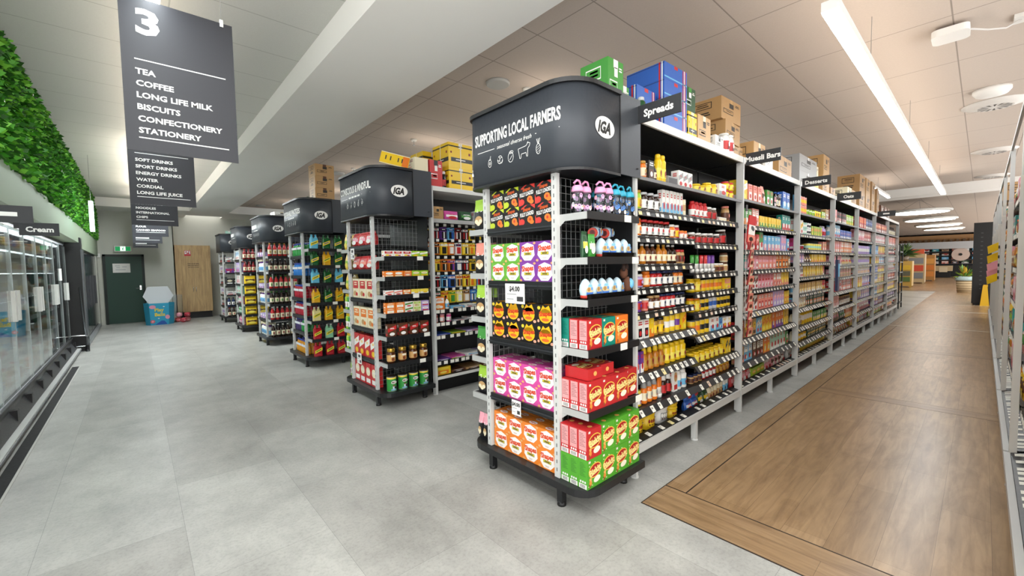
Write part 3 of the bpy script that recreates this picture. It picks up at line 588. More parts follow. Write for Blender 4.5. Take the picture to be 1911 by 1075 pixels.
        D = D or W*.7; m.box(-W/2, -D/2, 0, W/2, D/2, H, a); fr = Fr((0, -D/2, 0), (1, 0, 0), (0, 0, 1)); fl = Fr((-W/2, 0, 0), (0, -1, 0), (0, 0, 1)); ft = Fr((0, 0, H), (1, 0, 0), (0, 1, 0))
        m.rect(ft, -.025, -D/2, .025, D/2, b); m.rect(fr, -.025, H*.8, .025, H, b)
        if c1 == 'blue':
            for q, cc in ((.3, 'red'), (.36, 'white'), (.4, 'red')): m.rect(fr, W*q, 0, W*(q+.035), H, cm(cc))
            m.rect(fr, -W/2, H*.12, W/2, H*.2, cm('sky')); m.rect(fl, -D/2, H*.9, D/2, H*.94, cm('navy')); m.rect(fl, D*.36, 0, D*.4, H, cm('red')); m.rect(fl, D*.43, 0, D*.46, H, cm('white'))
        elif c1 == 'yellow':
            for f2, w2 in ((fr, W), (fl, D)):
                m.rect(f2, -w2*.4, H*.26, w2/2, H*.42, cm('black')); m.rect(f2, -w2*.2, H*.33, w2*.2, H*.36, cm('white'), .0014); m.rect(f2, -w2/2, H*.84, w2/2, H*.89, cm('black')); m.rect(f2, w2*.34, H*.58, w2*.42, H*.68, cm('dkred')); m.rect(f2, -w2*.42, H*.58, -w2*.36, H*.66, cm('dkred')); m.rect(f2, -w2*.02, 0, w2*.02, H, cm('cream'), .002)
        else:
            pr = mat('#2b2620') if c1 in ('kraft', 'tan', 'cream', 'grey', 'white') else cm('white')
            m.rect(fr, -W*.4, H*.3, W*.1, H*.5, pr); m.rect(fr, -W*.38, H*.33, W*.08, H*.47, a, .0014); scribble(m, fr, -W*.12, H*.44, W*.36, H*.1, pr, 1, sd); m.rect(fr, -W*.1, H*.6, W*.12, H*.82, pr); scribble(m, fr, W*.3, H*.85, W*.25, H*.12, pr, 2, sd)
            m.rect(fl, -D*.3, H*.55, D*.25, H*.85, pr); m.rect(fl, -D*.28, H*.58, D*.23, H*.82, a, .0014); scribble(m, fl, 0, H*.78, D*.4, H*.18, pr, 2, sd); scribble(m, fl, 0, H*.4, D*.5, H*.2, pr, 2, sd)
        P = [('carton', m, None)]; nm = 'shipping_carton'; ds = f'{n1} shipping carton'; ct = 'carton'
    elif kind == 'tr':                      # open cardboard tray
        D = D or W*.6; t = .003
        m.box(-W/2, -D/2, 0, W/2, D/2, t, a); m.box(-W/2, -D/2, 0, W/2, -D/2+t, H*.6, a); m.box(-W/2, D/2-t, 0, W/2, D/2, H, a); m.prism([(-D/2, 0), (D/2, 0), (D/2, H), (-D/2, H*.6)], -W/2, -W/2+t, a, axis=0); m.prism([(-D/2, 0), (D/2, 0), (D/2, H), (-D/2, H*.6)], W/2-t, W/2, a, axis=0)
        fr = Fr((0, -D/2, 0), (1, 0, 0), (0, 0, 1)); m.rect(fr, -W*.45, H*.1, W*.45, H*.5, b)
        P = [('tray', m, None)]; nm = 'cardboard_tray'; ds = f'{n1} cardboard tray'; ct = 'tray'
    else: raise KeyError(key)
    _pt[key] = (nm, ds, ct, [(p, q.mesh(p if i else nm), lb) for i, (p, q, lb) in enumerate(P)], W, D, H)
    return _pt[key]
def reg(key, name, desc, cat, parts, W, D, H): _pt[key] = (name, desc, cat, [(p, q.mesh(p if i else name), lb) for i, (p, q, lb) in enumerate(parts)], W, D, H)
REG = {}; LONG = []
NOUN = ['']                                 # what the cartons of the bay being filled are called
def put(key, x, y, z, rz=0, where='', lite=False, desc=None, rx=0, ry=0, order=None):
    nm, ds, ct, ps, W, D, H = make(key)
    if NOUN[0] and nm == 'food_carton': nm = NOUN[0]; ds = ds.replace('carton', nm.split('_')[-1]); ct = 'box'
    o = obj(nm, ps[0][1], None, (x, y, z), rz)
    if rx or ry: o.rotation_euler = (rx, ry, rz)
    o['category'] = ct
    for p, me, lb in ps[1:]:
        if lite and p in ('handle',): continue
        c = obj(p, me, o)
        if lb: c['label'] = lb
    REG.setdefault((desc or ds, where), []).append((order if order is not None else len(REG.get((desc or ds, where), ())), o))
    return o
ORD = 'first second third fourth fifth sixth seventh eighth ninth tenth eleventh twelfth'.split()
def ordn(i): return ORD[i] if i < 12 else '%dth' % (i+1)
def finish_labels():
    for (ds, wh), L in REG.items():
        L.sort(key=lambda t: t[0]); n = len(L)
        for i, (_, o) in enumerate(L):
            o['label'] = f'{ds}, {wh}' if n == 1 else f'{ordn(i)} {ds} from left, {wh}'
            if n > 1: o['group'] = f'{ds}s, {wh}'
            if len(o['label'].split()) > 16: LONG.append(o['label'])
def parse(spec):
    out = []
    for it in spec.split(';'):
        it = it.strip()
        if not it: continue
        n = stack = rows = 1
        if '^' in it: it, q = it.split('^'); rows = int(q)
        if '/' in it: it, q = it.split('/'); stack = int(q)
        if '*' in it: it, q = it.split('*'); n = int(q)
        out.append((it.strip(), n, stack, rows))
    return out
def row(spec, x0, x1, yf, z, where, gap=.004, lite=False, hmax=9):
    """lay products along +X with fronts on y = yf (facing -Y)"""
    items = parse(spec); tot = sum(make(k)[4]*n+gap*n for k, n, s_, r_ in items)
    free = x1-x0-tot; x = x0 + (0 if free < 0 else min(free*.15, .02)); g = gap + max(0, free*.8)/max(1, sum(n for _, n, _, _ in items))*.75
    sc = 1
    for k, n, st, rows in items:
        W, D, H = make(k)[4:]
        for i in range(n):
            if x+W > x1: return
            for rw in range(rows):
                for s_ in range(st):
                    wh = where + (', upper tier' if st > 1 and s_ == st-1 else '') + (', back row' if rw else '')
                    o = put(k, x+W/2, yf+D/2+rw*(D+.01)+RND.uniform(0, .008), z+s_*(H+.0008), RND.uniform(-.012, .012), wh, lite)
                    if H*st > hmax: o.scale.z = hmax/H/st; o.location.z = z+s_*hmax/st
            x += W+g
# ---- special products -------------------------------------------------------
SPEC = {}
def shapes_box(key, base, panel, txt, cname, dark=False):
    W, D, H = .148, .06, .127; m = MB(); B = mat(base, .35); m.box(-W/2, -D/2, 0, W/2, D/2, H, B); fr = Fr((0, -D/2, 0), (1, 0, 0), (0, 0, H/.152)); P = mat(panel, .35); T = mat(txt, .4)
    if dark:
        m.ell(fr, .0, .07, .055, .055, P, .0008, 16); m.poly(fr, [(-.05, .09), (-.02, .148), (0, .13), (.03, .15), (.055, .09)], P); m.ell(fr, -.055, .128, .014, .014, mat('#d8c53a'), .001, 8); m.ell(fr, .055, .02, .014, .012, mat('#e0a58a'), .001, 8); m.ell(fr, -.06, .03, .01, .012, mat('#e0a58a'), .001, 8)
        m.text(fr, 'Shapes', 0, .088, .034, T, .05, .12, fit=.105, off=.0016); m.ell(fr, 0, .042, .032, .012, mat('#d9622a'), .0016)
    else:
        m.poly(fr, [(-.06, .05), (-.05, .125), (0, .146), (.055, .125), (.064, .05), (.03, .01), (-.03, .01)], P); m.text(fr, 'Shapes', .0, .104, .04, T, .05, .1, fit=.108, off=.0016)
        m.rect(fr, -.032, .05, .036, .072, mat('#2c2a20'), .0016); m.rect(fr, -.03, .053, .034, .069, mat('#d9c832'), .002); m.rect(fr, -.02, .057, .024, .065, mat('#2c2a20'), .0024); m.rect(fr, -.018, .026, .018, .03, mat('#b9a9a5'), .0016); m.rect(fr, -.013, .02, .013, .023, mat('#b9a9a5'), .0016)
        m.ell(fr, -.064, .01, .012, .01, mat('#d9a36a'), .001, 8); m.ell(fr, .062, .14, .012, .009, mat('#d9a36a'), .001, 8)
    ft = Fr((0, 0, H), (1, 0, 0), (0, 1, 0)); m.ell(ft, 0, 0, .035, .02, P); m.text(ft, 'Shapes', 0, 0, .016, T, .04, fit=.05, off=.0015)
    reg(key, 'snack_box', f'{cname} snack box', 'box', [('snack_box', m, None)], W, D, H)
shapes_box('sh_or', '#e3802b', '#eee9e4', '#d4481f', 'orange'); shapes_box('sh_pk', '#cf4a98', '#eee9ea', '#c8401f', 'magenta'); shapes_box('sh_gr', '#67a83a', '#eef0e8', '#d4481f', 'green'); shapes_box('sh_pu', '#7c3a97', '#ece8ee', '#d4481f', 'purple')
shapes_box('sh_bk', '#1a1718', '#f0b51e', '#c8391d', 'black and yellow', True)
for key, acc, cname in (('fl_li', '#b7c832', 'lime and black'), ('fl_rd', '#cf3a34', 'red and black')):
    W, D, H = .148, .06, .126; m = MB(); m.box(-W/2, -D/2, 0, W/2, D/2, H, mat('#1d1a1a', .35)); fr = Fr((0, -D/2, 0), (1, 0, 0), (0, 0, 1)); A = mat(acc, .4); PZ = mat('#e07a2c')
    m.poly(fr, [(-.074, 0), (-.05, 0), (-.074, .06)], A); m.poly(fr, [(.03, .128), (.074, .128), (.074, .1)], A); m.ell(fr, -.045, .022, .025, .02, A, .001); m.poly(fr, [(-.05, .11), (-.01, .128), (.005, .128), (-.05, .1)], A)
    m.ell(fr, .03, .035, .026, .022, PZ, .0012, 9); m.ell(fr, .045, .018, .02, .014, PZ, .0014, 9); m.ell(fr, .03, .035, .01, .01, mat('#c23a22'), .0018, 8)
    m.poly(fr, [(-.06, .052), (.066, .066), (.066, .092), (-.06, .078)], mat('#1d1a1a'), .0018); m.text(fr, 'FULLY LOADED', .002, .072, .024, WHITE, .03, .1, fit=.125, off=.0024); m.text(fr, 'Shapes', 0, .102, .022, mat('#c2541f'), .04, .1, fit=.07, off=.0016)
    reg(key, 'snack_box', f'{cname} snack box', 'box', [('snack_box', m, None)], W, D, H)
for key, col, cname in (('bi_gr', '#4f9e2c', 'green'), ('bi_rd', '#b8292c', 'red'), ('bi_te', '#14806e', 'teal'), ('bi_or', '#e07428', 'orange')):
    W, D, H = .134, .066, .172; m = MB(); B = mat(col, .35); LS = mat({'bi_rd': '#d99a9a', 'bi_gr': '#63b23a', 'bi_te': '#1d9a84', 'bi_or': '#e69a5e'}[key], .4); m.box(-W/2, -D/2, 0, W/2, D/2, H, B); fr = Fr((0, -D/2, 0), (W/.122, 0, 0), (0, 0, H/.205)); fl = Fr((-W/2, 0, 0), (0, -1, 0), (0, 0, H/.205))
    RB = mat('#a81f22', .4); m.ell(fr, .004, .118, .056, .05, mat('#e3b84a'), .0008, 18, .5); m.ell(fr, .004, .118, .05, .042, RB, .0012, 18, .5)
    m.text(fr, 'Biskit', .003, .118, .046, mat('#f0d98a'), .045, .28, fit=.098, off=.0018); m.poly(fr, [(-.03, .082), (.03, .1), (.03, .104), (-.03, .088)], mat('#f0d98a'), .0018)
    m.ell(fr, .02, .05, .03, .022, mat('#efe6cf'), .001, 12, .3); m.ell(fr, -.035, .04, .012, .02, mat('#d98a3a'), .001, 8); m.ell(fr, -.035, .066, .011, .011, mat('#e3a85a'), .0012, 8); m.ell(fr, -.042, .02, .006, .014, mat('#8a4a2a'), .0012, 8); m.rect(fr, -.05, .18, -.034, .195, mat('#d9d5c9'))
    if key == 'bi_gr':
        for q in range(12): m.ell(fr, -.05+.1*((q*37) % 13)/13, .02+.17*((q*29) % 11)/11, .006, .003, mat('#e9ecc9'), .0009, 6, q)
    if key == 'bi_rd': m.rect(fl, -D*.4, .062, D*.4, .198, LS)
    for q in range(9): m.rect(fl, -D*.32, .09+.011*q, D*.32-.008*(q % 3), .093+.011*q, mat('#7a4a4a') if key == 'bi_rd' else mat('#2f6a2a' if key == 'bi_gr' else '#0f5c50'), .0012)
    m.rect(fl, -D*.42, .002, D*.42, .034, WHITE)
    for q in range(9): m.rect(fl, -.02+.0045*q, .006, -.02+.0045*q+.0018+.0008*(q % 2), .03, mat('#222222'), .0012)
    for q in range(3): m.rect(fl, -.02+.016*q, .042, -.01+.016*q, .056, WHITE, .0012)
    ft = Fr((0, 0, H), (1, 0, 0), (0, 1, 0)); m.ell(ft, 0, 0, .016, .014, mat('#e3a85a'))
    reg(key, 'biscuit_box', f'{cname} biscuit box', 'box', [('biscuit_box', m, None)], W, D, H)
for key, col, deco in (('wb_pk', '#e59ac2', '#dba0c9'), ('wb_bl', '#2ba0bb', '#4a7fc0')):
    R, H = .034, .19; m = MB(); m.lathe([(R*.9, 0), (R, .008), (R, .12), (R*.92, .13)], M_CLEAR, 14); l = MB(); C_ = mat(col, .35); l.lathe([(R*1.02, .122), (R*1.02, .132), (R*.9, .15), (R*.75, .158)], C_, 14)
    hd = MB(); hd.tube([(-.024, 0, .15), (-.028, 0, .17), (-.01, -.004, .188), (.012, -.004, .186), (.026, 0, .17), (.026, 0, .15)], .0065, C_, 7); sk = MB(); r = random.Random(len(col)+ord(col[1]))
    for q in range(16): an = q*2.4; f2 = Fr((R*1.0*math.sin(an), -R*1.0*math.cos(an), .02+.085*r.random()), (math.cos(an), math.sin(an), 0), (0, 0, 1)); sk.ell(f2, 0, 0, .011, .014, mat(deco if q % 3 else '#f0e9ee'), .0006, 9); sk.ell(f2, 0, .004, .004, .004, mat('#4a3a55' if q % 2 else '#e3c83a'), .001, 6)
    n = 'pink' if key == 'wb_pk' else 'teal'
    reg(key, 'drink_bottle', f'clear drink bottle with {n} flip lid', 'bottle', [('drink_bottle', m, None), ('lid', l, f'{n} lid'), ('carry_loop', hd, None), ('printed_pattern', sk, None)], .073, .07, H)
m = MB(); m.lathe([(.018, .0), (.032, .02), (.037, .045), (.033, .075), (.02, .1), (.006, .112)], mat('#c3dbe6', .25), 14); sk = MB(); fr = Fr((0, -.0385, .045), (1, 0, 0), (0, 0, 1)); sk.ell(fr, 0, .004, .026, .017, mat('#cdb98a'), .0005); sk.ell(fr, -.006, .006, .011, .012, mat('#a87f4a'), .0008); sk.rect(fr, -.024, -.026, .024, -.01, mat('#3a6cb8'), .001); sk.ell(fr, .004, .027, .014, .009, mat('#7db7dd'), .0008); sk.ell(fr, .016, .01, .007, .01, mat('#5a8fcb'), .0012); ft_ = MB(); ft_.lathe([(.03, 0), (.03, .018), (.022, .022)], mat('#c23a2a', .3), 12)
reg('egg', 'foil_egg', 'white and blue foil egg', 'egg', [('foil_egg', m, None), ('foil_print', sk, None), ('red_base', ft_, None)], .078, .076, .112)
m = MB(); m.lathe([(.05, 0), (.05, .004), (.05, .13), (.05, .146), (.044, .15)], mat('#2e8a3a', .35), 18, ms=[STEEL, None, mat('#e0c63a', .4), STEEL, None]); g = MB(); cc = mat('#efece4'); an = 0
fr = Fr((0, -.0512, 0), (1, 0, 0), (0, 0, 1)); g.ell(fr, 0, .096, .03, .017, cc, 0, 14); g.text(fr, 'MILO', 0, .096, .016, mat('#4a2a1c'), .05, off=.0006, fit=.042); g.rect(fr, -.012, .012, .012, .06, mat('#cfe0ea'), 0); g.ell(fr, 0, .06, .012, .008, mat('#7a4a2a'), .0003); g.rect(fr, .006, .03, .034, .05, mat('#1d1d1d'), .0005); g.ell(fr, -.005, .02, .03, .01, mat('#7fb0cf'), 0)
l = MB(); l.lathe([(.046, .145), (.046, .158), (.04, .16)], mat('#2a1d16'), 18)
reg('milo', 'malt_tin', 'green malt drink tin with yellow rim', 'tin', [('malt_tin', m, None), ('paper_label', g, None), ('lid', l, 'dark lid')], .104, .104, .16)
m = MB(); m.lathe([(.036, 0), (.044, .01), (.044, .1), (.036, .118)], mat('#4a2714', .1), 16, sx=1, sy=.9); l = MB(); l.lathe([(.038, .116), (.04, .12), (.04, .15), (.036, .155)], mat('#b8923a', .25, .7), 16); g = MB(); g.lathe([(.0448, .02), (.0448, .088)], mat('#c79a5c', .4), 16, sy=.9, cap=False); fr = Fr((0, -.041, 0), (1, 0, 0), (0, 0, 1)); g.rect(fr, -.022, .066, .022, .084, mat('#efe3cf'), .0015); g.ell(fr, 0, .042, .016, .018, mat('#7a3a1a'), .0015)
reg('coffee', 'coffee_jar', 'brown coffee jar with gold lid', 'jar', [('coffee_jar', m, None), ('lid', l, 'gold lid'), ('paper_label', g, None)], .092, .085, .155)
def cordial(key, liq, cap, cname):
    m = MB(); C_ = mat(liq, .15); m.prism(rrect(-.055, -.035, .055, .035, .018, 3), 0, .15, C_, sm=False)
    for s_ in (-1, 1): m.lathe([(.026, .15), (.022, .165), (.013, .18), (.013, .19)], C_, 10, (s_*.028, 0, 0))
    l = [MB().lathe([(.015, .186), (.015, .206)], mat(cap, .4), 10, (s_*.028, 0, 0)) for s_ in (-1, 1)]
    g = MB(); fr = Fr((0, -.0355, 0), (1, 0, 0), (0, 0, 1)); g.poly(fr, [(-.052, .04), (.052, .085), (.052, .128), (-.052, .083)], mat('#e8cf2e')); g.rect(fr, -.03, .012, .03, .034, mat(liq, .6), .001); g.poly(fr, [(-.036, .064), (.036, .095), (.036, .108), (-.036, .077)], mat('#2c6a3a' if cname != 'dark green' else '#1d3f9a'), .0014)
    reg(key, 'cordial_pack', f'{cname} twin bottle pack', 'bottle pack', [('cordial_pack', m, None), ('cap', l[0], None), ('cap', l[1], None), ('paper_label', g, None)], .116, .075, .206)
cordial('co_bl', '#63b4cf', '#5aaed0', 'sky blue'); cordial('co_gr', '#1f5a2c', '#1f4a2a', 'dark green'); cordial('co_ye', '#e0a81f', '#dba62a', 'amber yellow'); cordial('co_cr', '#dccf8f', '#e6dfc8', 'pale lemon'); cordial('co_rd', '#b3202c', '#c22a34', 'red'); cordial('co_mi', '#8fc9a0', '#d9dfd6', 'pale green')
def multipack(key, liq, cname):
    m = MB(); c = MB()
    for i in range(4):
        for j in range(3):
            x, y = -.102+.068*i, -.068+.068*j; m.lathe([(.03, 0), (.033, .01), (.033, .12), (.015, .16), (.014, .175)], mat(liq, .2), 8, (x, y, 0)); c.lathe([(.017, .172), (.017, .196)], mat('#2a45a8', .4), 8, (x, y, 0))
    g = MB(); g.box(-.138, -.104, .1, .138, -.1025, .135, mat('#e4e6ea', .3)); g.box(-.138, -.104, .1, -.1365, .104, .135, mat('#e4e6ea', .3))
    reg(key, 'drink_multipack', f'shrink wrapped {cname} drink bottle pack', 'drink pack', [('drink_multipack', m, None), ('cap', c, 'blue caps'), ('wrap_band', g, 'white wrap band')], .28, .21, .196)
multipack('mp_gr', '#2f9a45', 'green'); multipack('mp_bl', '#2f7fd0', 'blue'); multipack('mp_rd', '#b5293a', 'red'); multipack('mp_or', '#dd9a25', 'orange'); multipack('mp_pu', '#4a3a6c', 'purple')
# ================================================================ END DISPLAYS
CY = 1.985
RL, RR = .085, .2
FLL, FLR = .485-RL, .485-RR
LL, LR = math.pi/2*RL, math.pi/2*RR
def arcpt(s):
    """outline of the pelmet: arc length s from the middle of its front face, + towards the main aisle"""
    R, hf, L = (RR, FLR, LR) if s >= 0 else (RL, FLL, LL); sg = 1 if s >= 0 else -1; a = abs(s)
    if a <= hf: return 1.812, CY-s, -1, 0
    if a <= hf+L: t = (a-hf)/R; return 1.812+R-R*math.cos(t), CY-sg*(hf+R*math.sin(t)), -math.cos(t), -sg*math.sin(t)
    return 1.812+R+(a-hf-L), CY-sg*.485, 0, -sg
class Curve:
    def __init__(s, dy): s.dy = dy
    def __call__(s, x, y, off=.001): px, py, nx, ny = arcpt(x); return Vector((px+nx*off, py+ny*off+s.dy, y))
def pelmet_outline(e=0., back=2.25):
    ss = [-(FLL+LL+back-1.812-RL)] + [-FLL-LL*(1-i/8) for i in range(9)] + [FLR+LR*i/10 for i in range(11)] + [FLR+LR+back-1.812-RR]
    P = []
    for s_ in ss: px, py, nx, ny = arcpt(s_); P.append((px+nx*e, py+ny*e))
    return P
TITLES = [('SUPPORTING LOCAL FARMERS', 'seasonal diverse fresh', 'nearest end display with SUPPORTING LOCAL FARMERS pelmet and snack boxes'), ('CONSCIOUS & MINDFUL', '-', 'end display with CONSCIOUS & MINDFUL pelmet, tea and coffee'), ('SUSTAINABLE PRACTICES', '-', 'third end display, cordial bottles on shelves and drink packs in front'), ('-', '-', 'fourth end display with rows of red and dark sauce bottles'), ('-', '-', 'fifth end display with yellow bags below red sauce bottles'), ('', '', 'farthest end display beside the oak cupboard')]
DYS = [0, 2.575, 5.045, 7.555, 10.04, 12.63]
def icons(l, fr, k):
    z = 2.145; LT = LETTER
    def ring(cx, cy, rx, ry, n=12, th=.0035, rot=0):
        for i in range(n):
            a, b = 2*math.pi*i/n, 2*math.pi*(i+1)/n
            l.poly(fr, [(cx+rx*math.cos(a), cy+ry*math.sin(a)), (cx+rx*math.cos(b), cy+ry*math.sin(b)), (cx+(rx-th)*math.cos(b), cy+(ry-th)*math.sin(b)), (cx+(rx-th)*math.cos(a), cy+(ry-th)*math.sin(a))], LT, .001)
    def line(x0, y0, x1, y1, t=.0035):
        d = math.hypot(x1-x0, y1-y0) or 1; nx, ny = -(y1-y0)/d*t/2, (x1-x0)/d*t/2
        l.poly(fr, [(x0-nx, y0-ny), (x1-nx, y1-ny), (x1+nx, y1+ny), (x0+nx, y0+ny)], LT, .001)
    if k == 0:
        x = -.24; ring(x, z-.006, .019, .026); line(x, z+.02, x+.01, z+.042); line(x-.012, z+.018, x+.012, z+.022); ring(x, z-.006, .008, .01)
        x = -.135; ring(x, z, .026, .027); ring(x+.012, z-.006, .016, .02); ring(x-.012, z+.006, .012, .015)
        x = -.03; ring(x, z-.004, .027, .033); ring(x+.006, z+.026, .02, .01); line(x-.01, z-.02, x+.014, z+.004)
        x = .09; pts = [(-.05, .03), (.02, .036), (.038, .052), (.056, .046), (.05, .03), (.036, .018), (.034, -.028), (.026, -.028), (.02, -.004), (-.022, -.006), (-.026, -.03), (-.036, -.03), (-.042, .0), (-.05, .03)]
        for a, b in zip(pts, pts[1:]): line(x+a[0], z+a[1], x+b[0], z+b[1])
        line(x+.03, z+.05, x+.04, z+.058)
        x = .215; ring(x, z-.004, .02, .032)
        for q in (-1, 0, 1): line(x-.015, z-.012+.014*q, x+.015, z+.002+.014*q, .002); line(x+.004*q, z+.028, x+.014*q, z+.056)
    else:
        for q in range(5): x = -.2+.1*q; ring(x, z-.004*(q % 2), .018+.006*((q+k) % 2), .028-.008*((q+k) % 3)); line(x-.01, z-.03, x+.012, z+.034); line(x, z+.02, x+.014*(1 if q % 2 else -1), z+.044)
def end_display(k, fronts, sides, left=()):
    dy = DYS[k]
    t = thing('end_display', TITLES[k][2], 'display', (2.12, CY+dy, 0), 0, None)
    Y = lambda y: y+dy
    m = MB(); m.prism([(x, y+dy) for x, y in rrect(1.815, 1.44, 2.43, 2.53, .13, 5, (1, 0, 0, 1))], .118, .162, BLACK); part('base_board', m, t)
    for x, y in ((1.862, 1.663), (1.862, 2.317), (2.36, 1.56), (2.36, 2.41)):
        m = MB(); m.box(x-.02, Y(y)-.02, .02, x+.02, Y(y)+.02, .12, BLACK); m.lathe([(.028, 0), (.028, .012), (.02, .03)], BLK2, 10, (x, Y(y), 0)); part('leg', m, t)
    for y in (1.692, 2.345):
        m = MB(); m.box(1.855, Y(y)-.02, .162, 1.885, Y(y)+.02, 2.0, POST)
        for q in range(36): m.box(1.8545, Y(y)-.004, .2+.05*q, 1.856, Y(y)+.004, .222+.05*q, mat('#6a6b6b'))
        part('post', m, t)
    m = MB(); m.box(2.427, Y(1.53), .166, 2.433, Y(2.44), 2.478, BLACK); part('back_panel', m, t)
    for y in (1.715, 2.325):
        m = MB(); W_ = mat('#9a9b9b', .35, .5)
        for q in range(12): x = 1.90+.045*q; m.box(x-.0015, Y(y)-.0015, .2, x+.0015, Y(y)+.0015, 1.98, W_)
        for q in range(40): z = .2+.0456*q; m.box(1.89, Y(y)-.0015, z-.0012, 2.41, Y(y)+.0015, z+.0012, W_)
        part('wire_panel', m, t)
    for z in fronts:
        if z < .2: continue
        m = MB(); m.box(1.872, Y(1.73), z-.022, 2.40, Y(2.31), z-.001, BLACK); m.box(1.858, Y(1.713), z-.045, 1.874, Y(2.325), z+.004, BLACK); m.box(1.850, Y(1.713), z-.028, 1.858, Y(2.325), z-.020, mat('#2e3033', .3)); part('shelf', m, t)
    for sgn in (-1, 1):
        for z in (sides if sgn < 0 else left):
            if z < .2: continue
            y0, y1 = (1.475, 1.71) if sgn < 0 else (2.335, 2.575 if k != 1 else 2.64)
            yf = y0 if sgn < 0 else y1; lipm = BLACK if sgn < 0 else STEEL
            m = MB(); m.box(1.90, Y(y0), z-.014, 2.41, Y(y1), z-.001, BLACK); m.box(1.89, Y(yf)-.005, z-.04, 2.415, Y(yf)+.005, z+.004, BLACK if sgn < 0 else STEEL)
            s_ = part('shelf', m, t)
            m = MB(); yb = 1.69 if sgn < 0 else 2.345
            m.prism([(Y(y0 if sgn < 0 else yb-.01), z-.04), (Y(yb+.01 if sgn < 0 else y1), z-.04), (Y(yb+.01 if sgn < 0 else y1), z), (Y(y0 if sgn < 0 else yb-.01), z)], 1.884, 1.9, STEEL, axis=0)
            m.face([(1.883, Y(yb), z-.085), (1.883, Y(yb+sgn*.06), z-.04), (1.883, Y(yb), z-.04)], STEEL); part('bracket', m, s_, 'grey metal bracket')
            if sgn < 0:
                m = MB(); x = 2.2+.06*((z*100) % 3); m.box(x, Y(yf)-.009, z-.04, x+.07, Y(yf)-.006, z+.002, TICKET); part('price_ticket', m, s_, 'cream price ticket')
    # pelmet
    m = MB(); ol = [(x, y+dy) for x, y in pelmet_outline()]; m.prism(ol, 2.005, 2.475, CHAR, sm=False); p = part('pelmet', m, t, 'charcoal pelmet with rounded corners')
    for i in range(len(p.data.polygons)):
        if i >= 2: p.data.polygons[i].use_smooth = i-2 != len(ol)-1
    m = MB(); m.prism([(x, y+dy) for x, y in pelmet_outline(.016)], 2.475, 2.5, BLACK); m.prism([(x, y+dy) for x, y in pelmet_outline(.005)], 1.99, 2.005, BLACK); part('rim', m, p, 'black rim')
    for sg in (-1, 1):
        m = MB(); y = CY+sg*.48; m.box(2.255, Y(y)-.006, 2.005, 2.48, Y(y)+.006, 2.5, CHAR)
        m.box(2.25, Y(y)+sg*.006-.002, 2.005, 2.257, Y(y)+sg*.006+.002, 2.475, BLK2); m.lathe([(.01, -.002), (.01, .002)], BLK2, 8, (2.44, Y(y)+sg*.0075, 2.06)) if sg < 0 else None
        part('side_plate', m, p)
    m = MB(); m.box(2.25, Y(1.512), 2.48, 2.432, Y(2.46), 2.5, BLACK); part('top_plate', m, p)
    fr = Curve(dy); l = MB(); tt, sc, _ = TITLES[k]
    if tt == '-': l.rect(fr, -.36, 2.275, -.02, 2.345, LETTER, .001); l.rect(fr, .02, 2.275, .36, 2.345, LETTER, .001)
    elif tt: l.text(fr, tt, -.01, 2.314, .074, LETTER, .03, fit=.775)
    if tt:
        if sc != '-': l.text(fr, sc, .0, 2.232, .026, LETTER, .005, shear=.3, fit=.32)
        else: [l.rect(fr, -.16+.08*q, 2.222, -.1+.08*q, 2.24, LETTER, .001) for q in range(4)]
        l.rect(fr, -.37, 2.226, -.19, 2.230, LETTER, .001); l.rect(fr, .19, 2.232, .37, 2.236, LETTER, .001); icons(l, fr, k)
        part('lettering', l, p, 'white lettering and line icons')
    y = Y(CY-.485); f2 = Fr((2.092, y, 2.252), (1, 0, 0), (0, 0, 1)); b = MB()
    b.ell(f2, 0, 0, .094, .062, WHITE, .004, 28); b.text(f2, 'IGA', 0, 0, .066, mat('#161617'), .05, fit=.125, off=.005, shear=.25)
    part('badge', b, p, 'white oval badge reading IGA')
    return t
F1 = [.162, .548, .95, 1.347, 1.708]; S1 = [.164, .598, .96, 1.25, 1.492, 1.748]
end_display(0, F1, S1, (.5, .78, 1.08, 1.4, 1.72))
Q = -math.pi/2
def front_row(keys, k, z, where, tiers=1, rows=1, x=1.878, y0=1.722, y1=2.318, gap=None):
    """left to right in the photograph = falling Y"""
    keys = keys if isinstance(keys, list) else parse_keys(keys); tot = sum(make(q)[4] for q in keys); g = (y1-y0-tot)/max(1, len(keys)); y = y1+DYS[k]-g/2
    for q in keys:
        W, D, H = make(q)[4:]
        for rw in range(rows):
            for s_ in range(tiers):
                put(q, x+D/2+rw*(D+.004)+RND.uniform(0, .003), y-W/2, z+s_*(H+.0008), Q+RND.uniform(-.005, .005), where+(', upper tier' if s_ == tiers-1 and tiers > 1 else ', lower tier' if tiers > 1 else '')+(', ' + ORD[rw] + ' row' if rw else ''))
        y -= W+g
def parse_keys(spec):
    out = []
    for k, n, a, b in parse(spec): out += [k]*n
    return out
ND = 'nearest display front'
front_row('fl_li*2; fl_rd*2', 0, 1.709, ND, 2); front_row('sh_gr*2; sh_pu*2', 0, 1.348, ND, 2); front_row('sh_bk*4', 0, .951, ND, 2); front_row('sh_pk*4', 0, .549, ND, 2, 3); front_row('sh_or*4', 0, .163, ND, 2, 3)
SD = 'nearest display side'
def srow(k, spec, z, where, x0=1.895, x1=2.405, yf=1.49, rows=1): 
    keys = parse_keys(spec) if isinstance(spec, str) else spec; tot = sum(make(q)[4] for q in keys); g = (x1-x0-tot)/max(1, len(keys)); x = x0+g/2
    for q in keys:
        W, D, H = make(q)[4:]
        for rw in range(rows): put(q, x+W/2, yf+DYS[k]+D/2+rw*(D+.003), z, RND.uniform(-.006, .006), where+(', ' + ORD[rw] + ' row' if rw else ''))
        x += W+g
